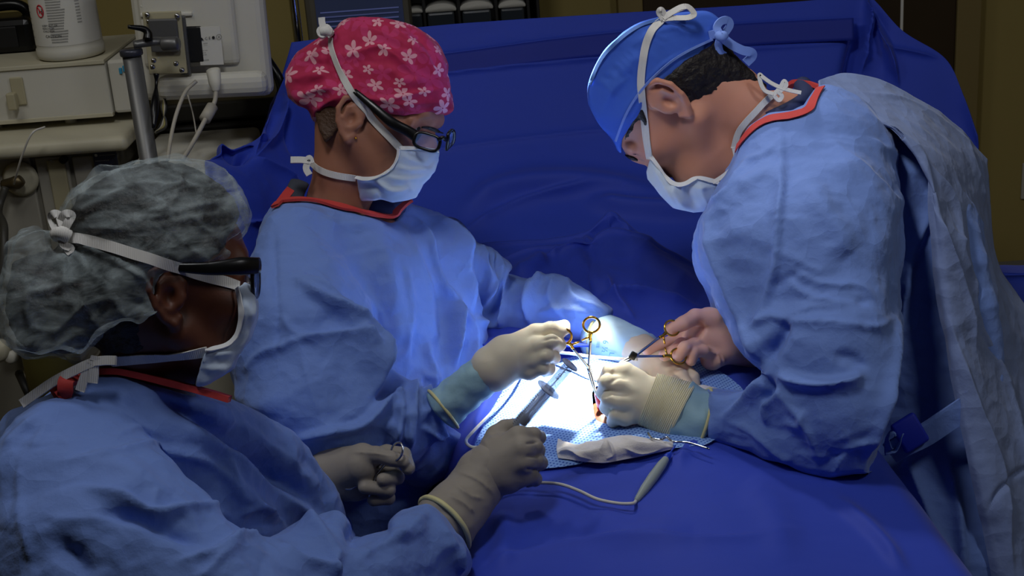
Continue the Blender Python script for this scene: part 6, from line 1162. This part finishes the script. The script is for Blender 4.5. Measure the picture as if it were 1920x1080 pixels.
    fi = [fing([(972, 822, 1.79), (1000, 816, 1.80), (1010, 820, 1.82), (992, 812, 1.835)], .0112, .0085), fing([(978, 842, 1.775), (1002, 838, 1.79), (1008, 844, 1.81), (994, 846, 1.83)], .0115, .009), fing([(980, 866, 1.775), (1004, 864, 1.79), (1013, 868, 1.81), (998, 874, 1.83)], .0112, .009), fing([(974, 890, 1.785), (996, 892, 1.79), (1003, 898, 1.81), (990, 902, 1.825)], .0102, .0085), fing([(915, 850, 1.815), (930, 815, 1.82), (946, 802, 1.825), (962, 797, 1.83)], .0145, .0088)]
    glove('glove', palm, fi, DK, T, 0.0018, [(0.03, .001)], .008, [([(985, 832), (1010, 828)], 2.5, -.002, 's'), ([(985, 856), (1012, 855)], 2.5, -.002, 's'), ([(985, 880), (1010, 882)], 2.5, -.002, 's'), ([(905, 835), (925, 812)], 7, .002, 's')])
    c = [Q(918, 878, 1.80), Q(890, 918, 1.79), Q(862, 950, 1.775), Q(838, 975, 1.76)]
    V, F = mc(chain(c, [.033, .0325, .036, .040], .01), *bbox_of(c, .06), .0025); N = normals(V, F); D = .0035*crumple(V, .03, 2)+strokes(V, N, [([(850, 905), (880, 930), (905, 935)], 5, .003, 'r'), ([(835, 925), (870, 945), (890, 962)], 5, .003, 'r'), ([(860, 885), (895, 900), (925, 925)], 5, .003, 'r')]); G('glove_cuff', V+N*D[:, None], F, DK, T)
    P = crom([Q(834, 980, 1.755)+0.0415*(math.cos(a)*np.array([-.62, -.72, 0])+math.sin(a)*np.array([.35, -.35, -.85])) for a in np.linspace(0, 2*math.pi, 14, endpoint=False)], 4, True); P = P+.002*fbm(P*40, 2)[:, None]; V, F = tube(P, 0.0034, 8, closed=True); G('cuff_bead', V, F, M['cuff_roll'], T)
    # ---- left hand with the clamp: hand seen from the thumb side
    palm = [([Q(570, 900, 1.98), Q(625, 888, 1.96), Q(675, 872, 1.93)], [.034, .036, .026]), ([Q(620, 895, 1.96), Q(665, 905, 1.95)], [.034, .026]), ([Q(625, 885, 1.95), Q(680, 850, 1.925)], [.032, .014])]
    fi = [fing([(676, 852, 1.925), (705, 852, 1.915), (735, 860, 1.91), (758, 866, 1.91)], .0125, .0085), fing([(680, 860, 1.95), (725, 848, 1.945), (757, 852, 1.93), (766, 878, 1.915)], .0115, .0092), fing([(685, 885, 1.95), (735, 885, 1.95), (745, 895, 1.93), (718, 899, 1.915)], .0115, .009), fing([(680, 902, 1.95), (728, 910, 1.945), (728, 918, 1.925), (684, 914, 1.915)], .011, .009), fing([(670, 915, 1.955), (722, 925, 1.95), (728, 934, 1.935), (700, 938, 1.93)], .0105, .0085)]
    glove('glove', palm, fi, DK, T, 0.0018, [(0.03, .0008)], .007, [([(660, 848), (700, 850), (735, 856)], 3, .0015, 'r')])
    legs(hip, T, 0.0)
    return dict(T=T, H=H, gown=gg)
PC = surgeon_right(); PB = nurse_centre(); PA = nurse_left()
# ================================================================== INSTRUMENTS
def ringp(c, e1, e2, a, b, n=32): return np.array([c+e1*a*math.cos(t)+e2*b*math.sin(t) for t in np.linspace(0, 2*math.pi, n, endpoint=False)])
def forceps(name, label, ra, rb, box, tip, m_ring, m_shaft, d_r=(2.0, 2.0), r=(.0135, .0155), cross=None, tube_r=.0016, jaw=1.0, group=None, lock=0.22):
    """ring-handled clamp: ra, rb ring centres; box hinge; tip (q points)"""
    V0 = np.array(ra); T = thing(name, q2w(tip), label, 'forceps', group)
    ax = tip-box; ax /= np.linalg.norm(ax); mid = (ra+rb)/2; nn = np.cross(rb-ra, ax); nn /= np.linalg.norm(nn)
    for i, (c, o) in enumerate(((ra, rb), (rb, ra))):
        u = box-c; u /= np.linalg.norm(u); s = np.cross(nn, u); sgn = 1 if (o-c) @ s > 0 else -1
        h = MB(); V, F = tube(ringp(c, u, s, r[1], r[0]), tube_r*1.15, 10, closed=True); h.add(V, F)
        st = c+u*r[1]; k = (box-st); a1 = st+k*.22
        V, F = tube(crom([st, st+k*.12+s*sgn*.001, a1], 5), [tube_r*2.0, tube_r*1.6, tube_r*1.5], 10); h.add(V, F)
        lk = st+k*(lock*.45); V, F = tube([lk, lk+(o-c)*.32+u*.001], [tube_r*1.1, tube_r*.9], 8, flat=.7, ref=nn); h.add(V, F)
        V, F = h.get(); hd = G('ring_handle', V, F, m_ring, T)
        e = box+ax*.014*(1)+s*0; P = crom([a1, st+k*.6, box+nn*.0008*(1 if i else -1)], 6); V, F = tube(P, [tube_r*1.3, tube_r*1.3, tube_r*1.5], 10, flat=.8, ref=nn); G('shank', V, F, m_shaft, T)
    bxl = .008; R = np.stack([ax, np.cross(nn, ax), nn]); V, F = rbox(box, (bxl*1.6, .0065, .0048), R, .0016, 3); G('box_joint', V, F, m_shaft, T)
    V, F = lathe([(.0001, .0030), (.0014, .0028), (.0016, .002)], 12, box, nn); G('rivet', V, F, M['steel'], T)
    sd = np.cross(nn, ax)
    for sg in (1, -1):
        P = [box+ax*.004+sd*sg*.0012, box+(tip-box)*.5+sd*sg*.0014, tip+sd*sg*.0004]; V, F = tube(crom(P, 5), [.0022, .0018, .0008], 8, flat=.9, ref=nn); G('jaw', V, F, m_shaft, T)
    return T
# clamp held by the centre person: rings upper, tip in the wound
tip = Q(1118, 741, 2.03)
FA = forceps('artery_forceps', 'long clamp with gold rings standing upright in the wound, held by the centre person', Q(1056, 631, 1.99), Q(1109, 609, 1.985), Q(1104, 690, 2.02), tip, M['gold'], M['steel'], r=(.0120, .0125), tube_r=.0015)
FB = forceps('needle_holder', 'gold-ringed needle holder with a dark joint in the surgeon\'s far hand', Q(1260, 615, 2.10), Q(1272, 668, 2.09), Q(1190, 668, 2.06), Q(1160, 682, 2.05), M['gold'], M['steel'], r=(.0115, .0125), tube_r=.0015)
V, F = rbox(Q(1187, 667, 2.055), (.012, .010, .006), np.array([[.5, -.86, 0], [.86, .5, 0], [0, 0, 1]]), .002, 3); G('dark_joint', V, F, M['black'], FB)
FC = forceps('artery_forceps', 'dark steel scissor-handled clamp in the near-left person\'s left hand', Q(657, 902, 1.93), Q(744, 846, 1.905), Q(705, 890, 1.925), Q(692, 932, 1.915), M['steel'], M['steel'], r=(.0125, .0125), tube_r=.0013)
# syringe
SY = thing('syringe', q2w(Q(962, 808, 1.83)), 'clear syringe with a black plunger seal, held upright in the grey glove', 'syringe')
t0, t1 = Q(962, 808, 1.83), Q(1028, 731, 1.815); e = Q(1072, 688, 1.805); ax = (t1-t0)/np.linalg.norm(t1-t0); L = np.linalg.norm(t1-t0); R_ = .0098
V, F = lathe([(.0030, -.016), (.0035, -.004), (R_, 0), (R_, L), (R_*.86, L), (R_*.86, .002), (.002, .001)], 36, t0, ax); G('barrel', V, F, M['clear'], SY)
V, F = lathe([(R_*1.05, L-.001), (R_*1.65, L-.001), (R_*1.75, L), (R_*1.65, L+.0018), (R_*.9, L+.0018)], 36, t0, ax); G('flange', V, F, mat('clear_edge', (170, 180, 205), .15, alpha=.75), SY)
V, F = lathe([(R_*.2, .022), (R_*.83, .016), (R_*.84, .018), (R_*.78, .0195), (R_*.84, .021), (R_*.84, .026), (R_*.5, .027)], 30, t0, ax); G('plunger_seal', V, F, M['black'], SY)
a, b = frame_from(ax); rod = MB(); Lr = np.linalg.norm(e-t0)
for u, v in ((a, b), (b, a)):
    V, F = rbox(t0+ax*(.027+Lr)/2, (Lr-.027, R_*1.45, .0012), np.stack([ax, u, v]), .0003, 1); rod.add(V, F)
V, F = rod.get(); G('plunger_rod', V, F, mat('plunger_plastic', (176, 190, 222), .15, alpha=.6), SY)
V, F = lathe([(.0005, Lr-.001), (R_*1.15, Lr-.001), (R_*1.25, Lr), (R_*1.15, Lr+.0018), (.0005, Lr+.002)], 32, t0, ax); G('thumb_rest', V, F, mat('thumb_rest', (150, 156, 178), .2, alpha=.85), SY)
mk = MB()
nv = -t0/np.linalg.norm(t0); nv = nv-ax*(nv@ax); nv /= np.linalg.norm(nv); sv = np.cross(ax, nv)
sv = sv if sv[0] < 0 else -sv
for i in range(17):
    h = .010+i*(L-.022)/16; an = (.5 if i % 4 == 0 else .28); P = [t0+ax*h+(R_+.0002)*(math.cos(q_)*nv+math.sin(q_)*sv) for q_ in np.linspace(.55, .55+an, 5)]; V, F = tube(np.array(P), .00028, 6); mk.add(V, F)
V, F = mk.get(); G('graduation', V, F, M['ink'], SY)
def along_text(s, h, q0, size):
    tv, tf = text_mesh(s, size); q_ = q0-tv[:, 1]/R_; G('print', t0+ax*(h+tv[:, 0])[:, None]+(R_+.0004)*(np.cos(q_)[:, None]*nv+np.sin(q_)[:, None]*sv), tf, M['ink'], SY, smooth=False)
along_text('10 mL', L-.028, 1.35, .006); along_text('5', .030, 1.3, .005); along_text('B-D', L+.020, .3, .006)
# gauze
GP = [[(1046, 822), (1080, 832), (1120, 826), (1165, 818), (1210, 822), (1262, 830)], [(1043, 840), (1085, 845), (1125, 840), (1168, 834), (1210, 836), (1262, 836)], [(1046, 858), (1085, 864), (1128, 868), (1170, 862), (1215, 852), (1263, 842)]]
hh = [[.000, .006, .012, .013, .008, .0], [.006, .016, .020, .022, .014, .004], [.000, .002, .004, .003, .002, .0]]
L_ = [[w2q(WZ(x, y, float(tz(*WZ(x, y, 1.09)[:2]))+.008+hh[i][j])) for j, (x, y) in enumerate(r)] for i, r in enumerate(GP)]
S = [([(1125, 845), (1140, 832), (1150, 850), (1136, 862)], 5, .005, 'o'), ([(1046, 850), (1070, 846), (1110, 862)], 4, .004, 'r'), ([(1060, 835), (1100, 840), (1130, 832)], 4, .003, 'v'), ([(1160, 822), (1200, 836), (1255, 834)], 4, .004, 'o'), ([(1170, 840), (1200, 848), (1240, 840)], 4, .003, 'r')]
V, F = lattice(L_, 130, 60, S, [(.02, .004)], 3, .006); G('gauze_swab', V, F, M['gauze'], label='crumpled white gauze swab lying below the wound', cat='gauze')
sp = [w2q(WZ(x, y, 1.12)) for x, y in [(1130, 842), (1140, 846), (1148, 852)]]; 
# gauze piece under the surgeon's wrist, at the right
rows = [[(1300, 724, 1.12), (1320, 722, 1.125), (1345, 728, 1.12)], [(1296, 738, 1.115), (1320, 736, 1.13), (1345, 742, 1.12)], [(1300, 752, 1.11), (1325, 752, 1.12), (1345, 756, 1.11)]]
V, F = lattice([[QZ(*p) for p in r] for r in rows], 40, 40, (), [(.02, .004)], 5, .004); G('gauze_swab', V, F, M['gauze'], label='small white gauze beyond the surgeon\'s near wrist', cat='gauze')
# cautery pencil
pa, pb_ = QZ(1256, 850, 1.118), QZ(1192, 940, 1.108); ax = (pb_-pa)/np.linalg.norm(pb_-pa); Lp = np.linalg.norm(pb_-pa)
CP = thing('cautery_pencil', q2w(pa), 'grey cautery pencil with a blue tip lying on the drape', 'pencil')
V, F = lathe([(.0030, .010), (.0048, .016), (.0062, .03), (.0068, Lp*.5), (.0060, Lp*.75), (.0036, Lp-.004), (.0022, Lp)], 24, pa, ax); G('handle', V, F, M['pencil'], CP)
V, F = lathe([(.0012, -.004), (.0022, 0), (.0040, .004), (.0050, .010), (.0044, .0165)], 20, pa, ax); G('blue_collar', V, F, M['pblue'], CP)
V, F = lathe([(.0006, -.022), (.0011, -.018), (.0012, -.003)], 10, pa, ax); G('tip', V, F, M['pblue'], CP)
up = -pa/np.linalg.norm(pa); V, F = tube([pa+ax*.02+up*.0066, pa+ax*(Lp-.012)+up*.0042], .0007, 6); G('seam', V, F, M['blackm'], CP)
V, F = rbox(pa+ax*.030+up*.0062, (.010, .004, .003), np.stack([ax, np.cross(up, ax), up]), .001, 2); G('button', V, F, M['pblue'], CP)
def on_drape(pts, r, lift=0.0):
    out = []
    for p in pts:
        x, y = p[:2]; z = 1.09
        for _ in range(6):
            w = WZ(x, y, z); z = float(tz(w[0], w[1]))+.006+r+lift+(p[2] if len(p) > 2 else 0)
        out.append(WZ(x, y, z))
    return out
P = crom([q2w(pb_)]+on_drape([(1186, 944), (1160, 944), (1120, 936), (1085, 920), (1050, 908), (1010, 905), (960, 905), (905, 925), (860, 960)], .0028, .004), 8); V, F = tube(P, .0022, 12); W('cable', V, F, M['cord'], CP)
# thin white cord looping along the left of the sheet
P = crom(on_drape([(1195, 674, .03), (1150, 672, .03), (1105, 668, .03), (1060, 662, .02), (1020, 662, .01), (985, 690, .004), (960, 728, .004), (925, 770, .004), (890, 806, .004), (874, 826, .006), (884, 838, .006), (905, 838, .0)], .002, .003), 8); V, F = tube(P, .0023, 12)
W('white_cord', V, F, M['cord'], label='thin white cord looping along the left side of the dotted sheet', cat='cord')
V, F = tube(crom(on_drape([(1215, 812), (1222, 822), (1240, 824), (1250, 820), (1262, 828), (1290, 830), (1330, 842)], .002, .01), 6), .0016, 8); W('suture_wire', V, F, M['chrome'], label='short shiny wire beside the gauze under the surgeon\'s cuff', cat='wire')
